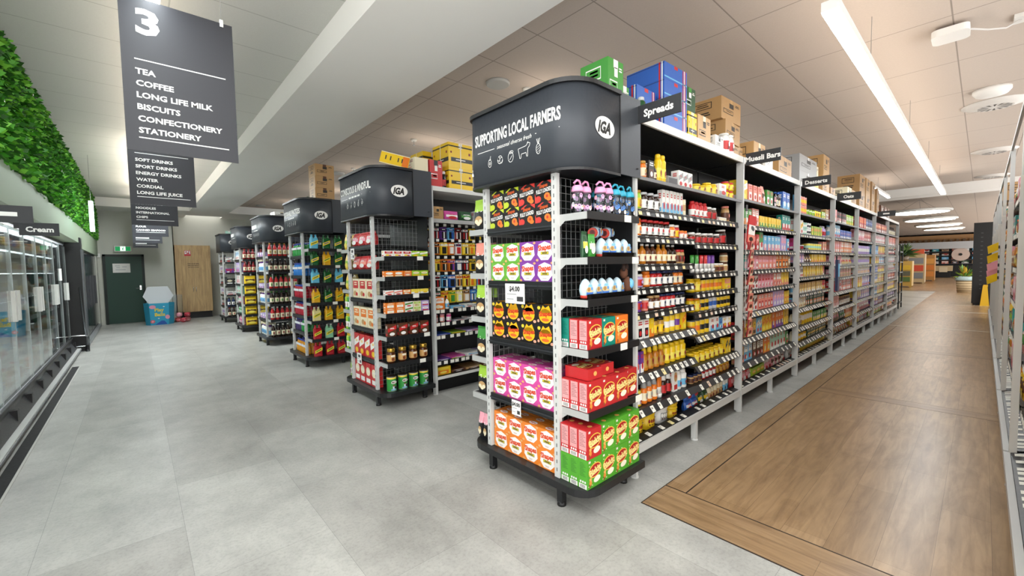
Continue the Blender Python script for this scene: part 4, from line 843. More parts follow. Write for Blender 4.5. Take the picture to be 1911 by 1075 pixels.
# drink bottles
for i in range(4): put('wb_pk', 1.93+.0745*i, 1.525+(.05 if i < 2 else .0), 1.75, RND.uniform(-.3, .3), 'top shelf beside snack boxes')
for i in range(3): put('wb_bl', 2.225+.076*i if i < 2 else 2.376, 1.52+.01*(i % 2), 1.75, RND.uniform(-.3, .3), 'top shelf beside snack boxes')
put('wb_bl', 2.195, 1.635, 1.75, .4, 'top shelf beside snack boxes', order=-1)
# eggs
for lv, z in ((0, 1.492), (1, 1.252)):
    wh = ('second', 'third')[lv] + ' shelf of nearest end display side'
    m = MB(); m.box(2.045 if lv == 0 else 1.9, 1.485, 0, 2.405, 1.60, .004, M_CLEAR); m.box(2.045 if lv == 0 else 1.9, 1.485, 0, 2.405, 1.488, .03, M_CLEAR)
    for v in range(len(m.v)): m.v[v] = (m.v[v][0], m.v[v][1], m.v[v][2]+z)
    solo('egg_tray', m, 'clear plastic tray holding foil eggs, '+wh, 'tray')
    for i in range(4 if lv == 0 else 5): put('egg', (2.1 if lv == 0 else 1.945)+.079*i, 1.535, z+.005, RND.uniform(-.3, .3), wh)
    for i in range(2 if lv == 0 else 0):
        o = put('egg', 2.06+.12*i, 1.57, z+.15, .3, 'lying atop the eggs, second shelf', ry=1.45)
put('po dkgreen lemon 55 150 30', 1.93, 1.53, 1.493, .1, 'second shelf left of foil eggs'); put('po green cream 55 135 30', 1.99, 1.525, 1.493, -.1, 'second shelf left of foil eggs')
m = MB(); 
for c_, r_, h_ in (((2.35, 1.52, 1.26), .03, .11), ((2.33, 1.53, 1.36), .026, .07)): m.lathe([(r_*.5, 0), (r_, h_*.3), (r_, h_*.7), (r_*.4, h_)], cm('brown', .8), 10, c_, cap=True)
m.lathe([(.004, 0), (.02, .02), (.02, .05), (.004, .07)], cm('sky'), 9, (2.36, 1.498, 1.29)); m.lathe([(.01, 0), (.014, .03), (.004, .06)], cm('dkbrown', .8), 8, (2.315, 1.52, 1.405)); m.lathe([(.01, 0), (.014, .03), (.004, .06)], cm('dkbrown', .8), 8, (2.345, 1.52, 1.405))
solo('plush_toy', m, 'brown and blue plush toy at right of foil eggs', 'toy')
# biscuit boxes
def bis(key, x, y, z, wh, **kw): put(key, x, y, z, RND.uniform(-.002, .002), wh, **kw)
XB = [1.93, 2.066, 2.202, 2.338]
wh = 'fourth shelf, '+SD
for x, cols in ((1.975, ('bi_rd', 'bi_rd', 'bi_te')), (2.112, ('bi_te', 'bi_te')), (2.25, ('bi_or', 'bi_or'))):
    for i, q in enumerate(cols): bis(q, x, 1.525+.07*i, .9615, wh+(', %s row' % ORD[i] if i else ''))
wh = 'fifth shelf, '+SD
for x in (1.9545, 2.089, 2.2235):
    for i in range(3): bis('bi_rd', x, 1.512+.0665*i, .603, wh+(', %s row' % ORD[i] if i else ''))
bis('bi_rd', 2.3585, 1.53, .603, wh)
for x, y in ((1.985, 1.672), (2.13, 1.69)): put('bi_rd', x, y, .778+.034, 0, 'lying flat on top of the standing red boxes', rx=math.pi/2, ry=math.pi)
wh = 'base, '+SD
for x in XB:
    for i in range(3):
        bis('bi_gr', x, 1.5005+.0666*i, .163, wh+', lower tier'+(', %s row' % ORD[i] if i else ''))
        bis('bi_rd' if x == XB[0] else 'bi_gr', x, 1.5005+.0666*i, .3365, wh+', upper tier'+(', %s row' % ORD[i] if i else ''))
# pouches on the left side of the nearest display
for i, z in enumerate((1.721, 1.401, 1.081, .781, .501)):
    for q in range(2): put(('pn black lime 150 225 60', 'pn black salmon 150 225 60', 'pn black lime 150 230 60', 'pn black green 150 220 60', 'pn black lime 140 200 60')[i], 1.936+.07*q, 2.485, z, Q, ('top', 'second', 'third', 'fourth', 'fifth')[i]+' shelf, nearest display left side'+(', behind' if q else ''))
for q in range(3): put('pn black pink 58 185 50', 1.915, 2.505-.062*q, .163, Q, 'base, nearest display left side')
put('pn black lilac 110 180 55', 2.03, 2.445, .385, Q, 'lying across pouches on base, left side of nearest display', rx=-1.35)
def wall_card(x, y, z, w_, h_, label, face='X', dark=True, txt=None):
    m = MB(); t_ = .004
    fr = Fr((x, y, z), (0, -1, 0), (0, 0, 1)) if face == 'X' else Fr((x, y, z), (1, 0, 0), (0, 0, 1))
    if face == 'X': m.box(x, y-w_, z, x+t_, y, z+h_, WHITE)
    else: m.box(x, y, z, x+w_, y+t_, z+h_, WHITE)
    if txt: m.text(fr, txt, w_*.5, h_*.75, h_*.25, INK, .04)
    else: m.rect(fr, w_*.3, h_*.6, w_*.8, h_*.85, INK)
    m.rect(fr, w_*.08, h_*.45, w_*.6, h_*.49, mat('#9a9a9a')); m.rect(fr, w_*.62, h_*.12, w_*.94, h_*.36, INK, .001); m.rect(fr, w_*.08, h_*.2, w_*.45, h_*.24, mat('#9a9a9a'))
    return solo('price_card', m, label, 'price card')
wall_card(1.844, 2.13, 1.205, .185, .13, 'white price card reading 4 hanging under green snack boxes', txt='$4.00')
wall_card(1.84, 2.08, .46, .085, .1, 'white price card hanging under the magenta snack boxes', txt='$4.00')
NOUN[0] = 'tea_box'
# --- second display: tea and coffee
F2 = [.162, .47, .80, 1.12, 1.44, 1.70]; S2 = [.164, .46, .74, .98, 1.17, 1.36, 1.57, 1.75]
end_display(1, F2, S2[:-1]+[], (.48, .72, .96, 1.2, 1.44, 1.68))
for z, sp, r_ in ((1.70, 'po red pink 190 150 90*3', 1), (1.44, 'po red salmon 190 150 90*3', 1), (1.12, 'ca cream red 170 215 70*3', 1), (.80, 'ca cream orange 170 220 70*3', 1), (.47, 'ca red white 135 240 70*4', 1), (.163, 'ca red cream 135 240 70*4', 1)):
    front_row(sp, 1, z+.001, 'coffee display front')
D2 = 'coffee display side'
for z, sp in ((1.57, 'ca white red 100 60*3; ca lime white 95 60*2'), (1.36, 'ca orange white 100 60*2; ca orange salmon 95 60; ca lime cream 95 60*2'), (1.17, 'ca white salmon 90 50*2; ca orange cream 90 50; ca lemon white 100 50*2'), (.98, 'ca orange white 100 55*2; ca white green 90 55; ca cream lime 90 55; ca lilac white 90 55'), (.74, 'ca brown red 95 130*4'), (.46, 'coffee*4'), (.163, 'milo*4')):
    srow(1, sp, z+.001, D2)
    if z == .98: srow(1, sp, z+.057, D2+', upper tier')
for i, z in enumerate((1.681, 1.441, 1.201, .961, .721, .481, .163)):
    for q in range(3):
        if i > 2: put('sb lime yellow 66 190', 1.926+.08*q, (2.595 if z > .2 else 2.49)+DYS[1], z, Q, '%s level, coffee display left side' % ORD[i])
        elif q < 2: put('po yellow lime 140 185 60', 1.94+.075*q, 2.555+DYS[1], z, Q, '%s level, coffee display left side%s' % (ORD[i], ', behind' if q else ''))
    if i > 2: put('sb green yellow 66 190', 1.926, (2.595 if z > .2 else 2.49)-.07+DYS[1], z, Q, '%s level, coffee display left side' % ORD[i])
wall_card(1.844, 2.24+DYS[1], 1.56, .1, .12, 'pale blue price card under the red pouches on second display')
wall_card(1.844, 2.16+DYS[1], .38, .12, .12, 'white price card between the two rows of red tea cartons')
NOUN[0] = ''
# --- third display: cordials
F3 = [.162, .5, .75, 1.02, 1.36, 1.66]; S3 = [.164, .43, .72, .99, 1.26, 1.55, 1.76]
S3 = [.164, .42, .69, .96, 1.25, 1.51, 1.755]
end_display(2, F3, S3, (.48, 1.0, 1.4, 1.7))
for z, sp in zip(S3, ('co_rd*3', 'co_rd; co_mi; co_rd', 'co_cr; co_ye*2', 'co_ye; co_gr; co_ye', 'co_bl; co_gr; co_bl', 'co_gr; co_ye; co_gr', 'co_bl; co_gr*2')): srow(2, sp, z+.001, '%s level, cordial display side' % ORD[6-S3.index(z)])
for z, sp in ((.163, 'mp_or*2'), (.5, 'mp_pu; mp_gr'), (.75, 'mp_rd*2'), (1.02, 'mp_rd*2'), (1.36, 'mp_bl*2'), (1.66, 'mp_gr*2')): front_row(sp, 2, z+.001, '%s level, cordial display front' % ORD[[1.66, 1.36, 1.02, .75, .5, .163].index(z)])
NOUN[0] = 'household_box'
# --- fourth display: sauces
S4 = [.164, .50, .80, 1.10, 1.42, 1.72]
end_display(3, S4, S4, (.5, 1.0, 1.5))
for i, z in enumerate(S4):
    srow(3, ('bo dkbrown white 72 250*6', 'bo red white 72 250*6', 'bo dkbrown green 72 250*6', 'bo red green 72 250*6', 'bo dkbrown white 72 250*6', 'bo red gold 72 250*6')[i], z+.001, '%s level, sauce display side' % ORD[5-i])
    front_row('ca lilac white 150 90 150*3' if i % 2 else 'sb white purple 110 210*4', 3, z+.001, '%s level, sauce display front' % ORD[5-i])
    if i % 2 == 0: front_row('ca cream tan 150 40 150*3', 3, z+.213, '%s level, sauce display front' % ORD[5-i])
# --- fifth display
S5 = [.164, .42, .66, .90, 1.14, 1.42, 1.72]
end_display(4, S5, S5, (.5, 1.0, 1.5))
for i, z in enumerate(S5):
    srow(4, 'po yellow brown 230 190 90*2' if i < 5 else 'bo dkred red 75 240*6', z+.001, '%s level, fifth display side' % ORD[6-i])
    front_row(('po pink magenta 180 200 80*3', 'po mint green 180 200 80*3', 'po pink mint 180 200 80*3', 'ca mint white 150 200 80*3', 'ca white pink 150 200 80*3', 'ca lilac white 150 230 80*3', 'ca white sky 150 230 80*3')[i], 4, z+.001, '%s level, fifth display front' % ORD[6-i])
S6 = [.164, .46, .78, 1.08, 1.40, 1.70]
end_display(5, S6, S6, (.5, 1.0, 1.5))
for i, z in enumerate(S6):
    srow(5, ('bo dkbrown red 80 260*5', 'bo navy black 80 250*5', 'ca white grey 160 100*3', 'ca black cream 150 160*3', 'ca purple red 160 120*3', 'ca grey white 150 150*3')[i], z+.001, '%s level, farthest display side' % ORD[5-i])
    front_row('ca dkgrey white 150 200 80*4' if i % 2 else 'ca white lilac 150 210 80*4', 5, z+.001, '%s level, farthest display front' % ORD[5-i])
NOUN[0] = ''
# ================================================================ GONDOLAS
GX0, BAY = 2.44, 1.84
ZL = [2.03, 1.822, 1.64, 1.445, 1.283, 1.112, .923, .685, .445, .20]
ZR = [2.03, 1.82, 1.61, 1.367, 1.205, 1.04, .845, .60, .44, .20]
ZB2 = [2.05, 1.815, 1.57, 1.37, 1.17, .94, .69, .445, .20]
BAYN = ['Spreads bay', 'Muesli Bars bay', 'Desserts bay', 'Oats bay', 'fifth bay', 'sixth bay', 'last bay']
def bay(k, halves, label, tick=False, dy=0):
    x0 = GX0+BAY*k; x1 = x0+BAY-.006
    nfeet = True
    t = thing('shelf_bay', label, 'shelving', (x0+BAY/2, 1.75+dy, 0), 0, None)
    for px in ([x0] if k < 6 else [x0, x1-.026]):
        m = MB(); m.box(px+.001, 1.5125+dy, .015, px+.0255, 1.575+dy, 2.43, POST)
        m.box(px+.0005, 1.53+dy, 1.16, px+.0265, 1.576+dy, 1.164, BLK2)
        m.lathe([(.03, 0), (.03, .008), (.018, .02)], POST, 10, (px+.031, 1.545+dy, 0)); part('post', m, t)
    m = MB(); m.box(x0+.03, 1.945+dy, .2, x1, 1.96+dy, 2.37, BLACK)
    for q in range(22): m.box(x0+.03, 1.943+dy, .3+.09*q, x1, 1.945+dy, .31+.09*q, mat('#2a2b2d'))
    part('back_panel', m, t)
    m = MB(); m.box(x0+.026, 1.53+dy, 2.38, x1, 2.45+dy, 2.43, BLACK, mat('#dcdbd6', .45)); m.box(x0+.026, 1.515+dy, 2.375, x1, 1.53+dy, 2.43, mat('#dcdbd6', .45)); part('top_board', m, t, 'pale top board')
    m = MB(); m.box(x0+.026, 1.516+dy, .165, x1-.005, 1.53+dy, .225, POST); m.box(x0+.03, 1.53+dy, .17, x1, 1.95+dy, .198, BLACK); part('base_shelf', m, t)
    if nfeet:
        m = MB(); xm = (x0+x1)/2; m.box(xm-.018, 1.52+dy, .015, xm+.018, 1.56+dy, .165, POST); m.lathe([(.03, 0), (.03, .008), (.018, .02)], POST, 10, (xm, 1.54+dy, 0)); part('foot', m, t)
    m = MB(); m.box(x0+.01, 1.93+dy, .0, x1, 1.96+dy, .2, BLK2); part('kick_panel', m, t)
    for hx0, hx1, zs in halves:
        for i, z in enumerate(zs):
            m = MB()
            if i == 0:
                m.box(hx0, 1.52+dy, z-.022, hx1, 1.53+dy, z, mat('#77787a', .4, .4))
                for q in range(9): m.box(hx0, 1.56+.045*q+dy, z-.008, hx1, 1.572+.045*q+dy, z-.002, mat('#4b4c4e', .4, .4))
                m.box(hx0, 1.53+dy, z-.012, hx1, 1.94+dy, z-.010, mat('#3a3b3d', .5)); part('shelf', m, t); continue
            low = i >= len(zs)-4
            if z > .25: m.box(hx0+.004, 1.55+dy, z-.018, hx1-.004, 1.94+dy, z-.001, BLACK)
            yb = 1.545+dy if not low else 1.535+dy
            if z > .25:
                ya, za, zb2 = (yb, z-.045, z+.004) if not low else (yb-.02, z-.045, z-.002)
                m.face([(hx0+.002, ya, za), (hx1-.002, ya, za), (hx1-.002, yb+.012, zb2), (hx0+.002, yb+.012, zb2)], BLACK); m.box(hx0+.002, yb+.012, za, hx1-.002, yb+.016, zb2, BLACK)
                s_ = part('shelf', m, t)
                def P(x, f, o=.002): return (x, ya+(yb+.012-ya)*f-o, za+(zb2-za)*f+o*.3)
            else:
                s_ = None
                def P(x, f, o=.002): return (x, 1.535+.05*f+dy, .2265+.012*f)
                m2 = MB(); m2.face([(hx0, 1.532+dy, .2255), (hx1, 1.532+dy, .2255), (hx1, 1.6+dy, .240), (hx0, 1.6+dy, .240)], BLACK); m2.box(hx0, 1.59+dy, .2, hx1, 1.6+dy, .239, BLACK); s_ = part('shelf_edge', m2, t)
            x = hx0+.03+.05*RND.random(); g = MB(); wd = .042
            while x < hx1-.05:
                cc = TICKET if RND.random() < .8 else mat(RND.choice(('#e8c9b0', '#e6d79a', '#d9d9d4')), .6)
                for mm in ((g,) if not tick else (MB(),)):
                    mm.face([P(x, .08), P(x+wd, .08), P(x+wd, .95), P(x, .95)], cc); mm.face([P(x+.006, .5, .003), P(x+wd*.6, .5, .003), P(x+wd*.6, .75, .003), P(x+.006, .75, .003)], mat('#8a8780'))
                    if tick: part('price_ticket', mm, s_)
                x += wd + RND.choice((.028, .045, .06, .08) if z > .5 else (.06, .1, .14))
            if not tick and g.v: part('price_tickets', g, s_, 'row of white price tickets', 'stuff')
    return t
SN = ['top shelf'] + [ORD[i]+' shelf down' for i in range(1, 8)] + ['second lowest shelf', 'base shelf']
def shelf_name(i, n): return 'top shelf' if i == 0 else 'base shelf' if i == n-1 else ORD[i]+' shelf down'
mid = GX0+BAY/2+.01
bay(0, ((GX0+.03, mid, ZL), (mid, GX0+BAY-.006, ZR)), 'first shelf bay beside the biscuit boxes, with jars under the Spreads sign', True)
bay(1, ((GX0+BAY+.03, GX0+2*BAY-.006, ZB2),), 'second shelf bay, warm cartons under the Muesli Bars sign', True)
for k in range(2, 7):
    zs = [z+RND.uniform(-.012, .012) if 0 < i < 8 else z for i, z in enumerate(ZB2)]
    if k == 2: zs = [2.05, 1.80, 1.60, 1.43, 1.24, 1.03, .84, .60, .40, .20]
    b0 = GX0+k*BAY
    bay(k, ((b0+.03, b0+BAY-.006, zs),), 'shelf bay under the %s sign, %s from the biscuit end' % (('Desserts', 'Oats', 'second blank black', 'farthest', 'farthest')[k-2], ORD[k]) if k < 4 else '%s shelf bay counted from the nearest end display' % ORD[k], k < 4)
    globals()['ZK%d' % k] = zs
# --- stock of the first bay, left half then right half
L0 = ['tb white orange 85 95/2; ja orange gold 60 120; ca black brown 70 130; bo dkbrown yellow 45 120; sb yellow yellow 55 200*2; tr grey dkgrey 140 100 150; ca white grey 70 120 60*3',
 'ja amber gold 74 140; ja lime gold 70 135; ja dkbrown silver 68 130*3; ca white sky 40 170 40*6; cn cream tan 65 130',
 'ja orange orange 72 125*2; ja dkbrown red 68 120*5; ja orange white 70 105; ja red white 70 105; ja salmon orange 52 65*2',
 'sb magenta yellow 55 170; bo amber white 58 165*2; bo brown white 58 165*2; bo amber gold 58 165*2; bo dkbrown white 58 160*2; ja tan red 52 110*2',
 'ja lilac white 80 95*2; ja orange orange 66 115; ja red navy 62 112*2; ja dkbrown navy 62 112*2; ja orange navy 62 112*2',
 'tb white teal 75 85; tb purple white 75 90; tb salmon white 66 90; ja brown tan 60 105*2; ja red navy 62 110*3; ja black navy 62 110*2',
 'ca white black 62 135 55*3; ca yellow orange 58 165 50; ja gold black 66 125*2; cn yellow white 70 130*2; cn yellow purple 60 135; ca yellow orange 60 140 50',
 'ca purple white 42 150 40*3; ho amber yellow 66 190*4; sb yellow yellow 72 150*4',
 'ja yellow lemon 70 110*2; co orange grey 58 190*3; tu orange white 60 160; co dkbrown white 62 200*2; ca white tan 62 190 60; sb white white 72 150*2',
 'ja yellow grey 70 105; bk yellow yellow 150 150*2; bk white white 150 150; bk yellow yellow 115 105/2']
R0 = ['tb yellow yellow 90 60*2; ja yellow yellow 85 95*2; ca white grey 150 110 90; ja yellow red 80 75*2/2',
 'sb red red 55 135*4; ja brown white 85 110*2; tr white cream 160 60 120; ja tan salmon 75 150',
 'ja brown white 75 90*3; ja dkbrown white 85 95*2; ja dkbrown white 95 140',
 'tu green white 55 150*2; tu red white 55 150*2; tu purple white 55 150*2; ja tan white 75 75*2; ja cream brown 75 85/2',
 'ja yellow yellow 75 130*2; cn yellow orange 66 100*5; ca yellow salmon 140 100 80',
 'ja yellow orange 74 115*2; cn yellow black 66 100*2; cn silver blue 66 105*2; cn yellow black 62 100*4',
 'cn yellow orange 70 120*2; cn yellow black 70 120*2; ca white sky 75 120 70*2; ca sky blue 70 100 60; ca white red 75 95 60*2',
 'ja yellow yellow 80 95*7^2; ca yellow black 50 140 50*2',
 'ja tan navy 56 75*3; ja red dkred 56 85*4; ja amber yellow 58 80*4',
 'po blue white 110 120 60*2/2; po dkgreen yellow 95 120 60*2; sb cream yellow 62 140*3; sb cream navy 62 150*2; sb white navy 60 160*2']
YF = [1.545]+[1.575]*9
def hm(zs, i): return 9 if i == 0 else zs[i-1]-zs[i]-(.05 if i > 1 else .03)
for i in range(10):
    nm = shelf_name(i, 10)
    row(L0[i], GX0+.035, mid-.005, YF[i] if i < 9 else 1.61, ZL[i]+.001, f'{nm}, Spreads bay left', hmax=hm(ZL, i))
    row(R0[i], mid+.01, GX0+BAY-.015, YF[i] if i < 9 else 1.61, ZR[i]+.001, f'{nm}, Spreads bay right', hmax=hm(ZR, i))
NOUN[0] = 'muesli_bar_box'
B1 = ['ca yellow white 150 190 110; ca salmon white 95 165 60*3; po salmon brown 90 190 50; ca green white 90 160 60*2; ca black pink 70 120 60; bo dkbrown blue 60 180*2; ca blue sky 120 200 60*2',
 'ca green orange 85 165 50*3; ca salmon white 90 180 50*2; ca yellow green 78 120 55*8; ca teal red 100 180 60*3',
 'ca sky lilac 80 170 50; ca red salmon 85 165 50*4; ca green white 105 205 60; ca sky pink 95 165 50*5; ca lilac pink 90 185 50*2; ca sky white 80 150 50',
 'ca teal pink 85 150 50*2; ca pink white 85 150 50*3; ca salmon pink 100 155 50*5; ca orange brown 100 150 50*4; ca tan white 80 140 50',
 'ca brown salmon 90 130 50*2; ca white brown 80 135 50*3; ca pink red 80 150 50*5; ca salmon white 80 150 50*3; ca yellow salmon 85 160 50*3',
 'ca white brown 85 160 50*5; ca salmon red 85 160 50*5; ca lilac pink 85 170 50*4; ca yellow orange 90 150 50*2',
 'ca red brown 85 170 50*2; ca tan yellow 95 170 50*3; ca sky white 80 165 50*2; ca yellow orange 90 170 50*3; ca orange purple 90 175 50*4; ca yellow gold 80 180 50*2',
 'ca tan salmon 85 160 50*2; ca sky white 100 180 50*2; ca brown white 90 170 50*3; ca orange yellow 90 180 50*2; ca mint white 95 190 50*5; ca green white 80 150 50',
 'po red pink 130 160 70*4; ca lime yellow 130 110 60*3; po white pink 120 150 70*2; po pink brown 120 170 70*3; po grey white 120 150 80*2']
x0 = GX0+BAY
for i in range(9): row(B1[i], x0+(.12 if 1 <= i <= 5 else .04), x0+BAY-.02, 1.545 if i == 0 else 1.575 if i < 8 else 1.61, ZB2[i]+.001, f'{shelf_name(i, 9)}, Muesli Bars bay', lite=True, hmax=hm(ZB2, i))
B2 = ['ca sky white 110 230 60; cn salmon yellow 80 110*3/2; tb white lime 110 80*3; ja lemon dkbrown 90 110*3; ca lime white 80 100 60*2; ca tan white 80 150 60*2',
 'ca white yellow 110 180 60*3; cn mint white 80 80*2/2; cn white dkgrey 75 80*2/2; ca lime orange 90 130 60*5; bo lilac white 60 160*3',
 'ca hotpink white 80 140 60; tb dkgrey silver 110 60*3; tr dkbrown black 150 40 120; cn lemon mint 100 90*6; ca salmon tan 90 130 60*2',
 'ca lilac pink 90 120 60*4; po brown tan 100 110 60*3; ca yellow orange 95 110 60*7',
 'ca white black 60 160 50*5; ca yellow tan 100 150 60*8; ca salmon white 90 130 60',
 'bo white black 60 150*3; ca gold white 95 130 60*10; ca red yellow 70 130 50*2',
 'ca sky white 60 200 60*2; ca cream white 110 190 60*3; ca dkgreen orange 70 140 50*11',
 'po cream white 130 170 70*3; cn yellow white 120 190*4; ca green yellow 70 130 50*9',
 'po cream lemon 120 150 70*2; cn yellow white 120 100*3; ca dkgreen yellow 70 75 50*12/2',
 'po white grey 130 130 90*2; po dkbrown blue 120 140 70*2; ca yellow lime 100 70 70*12/2']
B3 = ['ca salmon pink 110 190 60*2; ca black white 80 170 60*6; ca lime white 110 170 60*4', 'bo white sky 80 180*3; ca sky white 110 200 60*3; ca blue purple 80 140 60*9', 'ca salmon pink 80 190 50*8; ca orange white 90 190 60*8', 'ca pink white 85 180 50*8; po white red 100 170 60*7', 'ca pink salmon 90 180 50*7; ca tan salmon 90 170 60*8', 'ca red dkred 75 210 50*10; ca salmon brown 80 190 50*9', 'ca salmon white 85 190 50*7; ja brown tan 75 160*10', 'po tan pink 150 190 80*5; po dkgreen green 140 190 80*3; ca orange yellow 90 190 60*5', 'po cream tan 170 160 90*4; po orange cream 150 170 90*5']
B4 = ['ca red orange 110 210 60*7; ca navy blue 100 210 60*6', 'ca pink white 85 210 60*10; ca red salmon 85 210 60*8', 'cn lilac white 110 170*13', 'cn white lilac 110 160*13', 'ca white red 100 170 60*15', 'ca yellow orange 90 200 60*8; ca lilac white 90 190 60*8', 'ca yellow purple 95 200 60*7; ca lilac pink 90 190 60*9', 'ca orange red 100 210 60*6; po pink white 130 200 70*7', 'ca yellow salmon 110 210 60*7; ca red navy 100 200 60*8']
B5 = ['ca dkred orange 110 200 60*14', 'ca white pink 100 210 60*16', 'ca sky blue 100 200 60*8; ca yellow red 100 200 60*8', 'ca yellow orange 100 180 60*9; ca sky white 100 180 60*7', 'ca blue lilac 90 200 60*9; ca yellow red 90 200 60*9', 'ca blue yellow 100 200 60*8; ca lemon red 100 190 60*8', 'ca sky purple 90 200 60*9; ca yellow orange 90 200 60*9', 'ca violet yellow 95 190 60*9; ca dkred blue 95 190 60*8', 'ca lime salmon 100 200 60*16']
B6 = ['bo dkbrown black 80 220*12', 'ca salmon white 100 200 60*16', 'po dkgrey white 120 170 70*13', 'ca silver white 100 180 60*16', 'po white grey 120 170 70*13', 'ca dkred orange 100 200 60*16', 'ca yellow violet 100 180 60*16', 'ca black lilac 100 190 60*16', 'ca salmon yellow 100 190 60*16']
for k, BB in ((2, B2), (3, B3), (4, B4), (5, B5), (6, B6)):
    zs = globals()['ZK%d' % k]; b0 = GX0+k*BAY; NOUN[0] = ('', '', 'dessert_mix_box', 'oats_box', 'cereal_box', 'cereal_box', '')[k]
    for i, z in enumerate(zs):
        if i < len(BB): row(BB[i], b0+.04, b0+BAY-.02, 1.545 if i == 0 else 1.575 if i < len(zs)-1 else 1.61, z+.001, f'{shelf_name(i, len(zs))}, {BAYN[k]}', lite=True, hmax=hm(zs, i))
# clip strip of chocolate packs on the second post
t = thing('clip_strip', 'hanging strip of red chocolate packs on the second shelf post', 'strip', (4.36, 1.5, .85))
m = MB(); m.box(4.335, 1.503, .82, 4.345, 1.506, 1.95, mat('#c8c8c4')); m.box(4.325, 1.5, 1.93, 4.365, 1.506, 1.99, BLACK); part('hanger', m, t)
m = MB(); W, H = .105, .26; m.box(-W/2, -.012, 0, W/2, 0, H, cm('red')); fr = Fr((0, -.012, 0), (1, 0, 0), (0, 0, 1)); m.rect(fr, -W*.46, H*.3, W*.46, H*.66, WHITE); m.ell(fr, .01, H*.54, .03, .02, cm('dkgrey'), .0014, 10, -.6); m.rect(fr, -W*.46, .006, W*.46, H*.29, cm('salmon')); m.ell(fr, 0, H*.14, .03, .022, cm('dkbrown'), .0014)
reg('choc_big', 'chocolate_pack', 'large red and white chocolate pack', 'packet', [('chocolate_pack', m, None)], W, .012, H)
m = MB(); W, H = .09, .085; m.box(-W/2, -.012, 0, W/2, 0, H, cm('salmon')); fr = Fr((0, -.012, 0), (1, 0, 0), (0, 0, 1)); m.ell(fr, 0, H*.55, .026, .018, cm('brown')); m.rect(fr, -W*.45, H*.05, W*.45, H*.3, cm('cream')); fl = Fr((-W/2, 0, 0), (0, -1, 0), (0, 0, 1)); m.rect(fl, 0, 0, .012, H, cm('dkred'))
reg('choc', 'chocolate_pack', 'small salmon chocolate pack', 'packet', [('chocolate_pack', m, None)], W, .012, H)
put('choc_big', 4.385, 1.49, 1.63, -.25, 'top of the hanging strip on the second post', ry=.14)
for i in range(11): put('choc', 4.40-.003*i, 1.488, 1.565-.083*i, RND.uniform(-.2, .1), 'hanging strip on the second post, counted downward', rx=.15)
m = MB(); m.box(8.01, 1.47, .98, 8.12, 1.505, 1.46, cm('navy')); m.box(8.02, 1.462, 1.2, 8.1, 1.47, 1.4, cm('sky')); m.box(8.05, 1.49, 1.46, 8.06, 1.506, 1.52, BLACK); solo('clip_strip', m, 'dark blue hanging pack strip on the fourth shelf post', 'strip')
# --- boxes along the top of the first gondola (each stands on the top board, z = 2.43)
def topbox(col, tape, x0, x1, h, y=1.56, d=.3, z=2.431, rz=0, wh='on top of the main shelving', desc=None):
    put('bx %s %s %d %d %d' % (col, tape, round((x1-x0)*1000), round(h*1000), round(d*1000)), (x0+x1)/2, y+d/2, z, rz, wh, desc=desc)
topbox('green', 'white', 2.30, 2.47, .27, 1.62, .22, 2.501, 0, 'behind the nearest pelmet rim'); topbox('green', 'white', 2.49, 2.60, .23, 1.66, .2, 2.431, 0, 'just right of nearest pelmet')
put('sb dkgreen silver 60 150', 2.62, 1.58, 2.431, 0, 'on the top board in front of blue cartons'); put('ja silver dkgreen 60 90', 2.70, 1.57, 2.431, 0, 'on the top board in front of blue cartons')
for i in range(2): topbox('blue', 'red', 2.66, 2.92, .135, 1.64, .3, 2.431+.136*i, .02, 'left stack of two beside Spreads sign, from the bottom')
for i in range(4): topbox('blue', 'red', 2.95, 3.28, .123, 1.58, .32, 2.431+.124*i, -.03, 'right stack of four behind Spreads sign, from the bottom')
topbox('yellow', 'cream', 3.31, 3.46, .22, 1.58); topbox('dkgreen', 'green', 3.29, 3.475, .2, 1.6, .28, 2.652, 0, 'on the yellow carton beside the blue stack')
topbox('tan', 'cream', 3.48, 3.72, .235, 1.58); topbox('grey', 'white', 3.77, 3.96, .18, 1.72, .2)
for i in range(2): put('ja white white 95 170', 4.0+.1*i, 1.583, 2.431, 0, 'by brown cartons on the top board')
topbox('white', 'grey', 3.77, 3.94, .12, 1.56, .1)
topbox('kraft', 'tan', 4.06, 4.52, .15, 1.64, .35, 2.431, 0, 'lowest of the brown stack left of Muesli Bars sign'); topbox('kraft', 'tan', 4.10, 4.50, .19, 1.62, .35, 2.582, .05, 'middle of the brown stack left of Muesli Bars sign'); topbox('kraft', 'tan', 4.06, 4.48, .2, 1.62, .35, 2.773, -.03, 'topmost of the brown stack left of Muesli Bars sign')
topbox('kraft', 'tan', 4.56, 4.78, .2, 1.7, .3, 2.431, 0, 'behind the Muesli Bars sign'); topbox('tan', 'cream', 4.86, 5.2, .28, 1.62, .3, 2.431, 0, 'right of the Muesli Bars sign'); topbox('white', 'grey', 4.9, 5.12, .1, 1.52, .08, 2.431, 0, 'under the Muesli Bars sign edge')
topbox('kraft', 'tan', 5.55, 6.12, .25, 1.60, .36, 2.431, .04, 'left of the Desserts sign')
for i in range(2): topbox('grey', 'white', 6.5, 7.35, .21, 1.62, .35, 2.431+.211*i, 0, 'wide grey stack behind Desserts sign, %s' % ('bottom', 'top')[i])
for i in range(2): topbox('cream', 'white', 7.4, 7.62, .2, 1.66, .3, 2.431+.201*i, 0, 'beside the wide grey stack, %s' % ('bottom', 'top')[i])
topbox('lemon', 'tan', 6.72, 7.0, .1, 1.52, .1, 2.431, 0, 'in front of the grey stack')
for i in range(2): topbox('tan', 'kraft', 7.7, 8.1, .3, 1.62, .3, 2.431+.301*i, .02*i, 'tall stack left of Oats sign, %s' % ('bottom', 'top')[i])
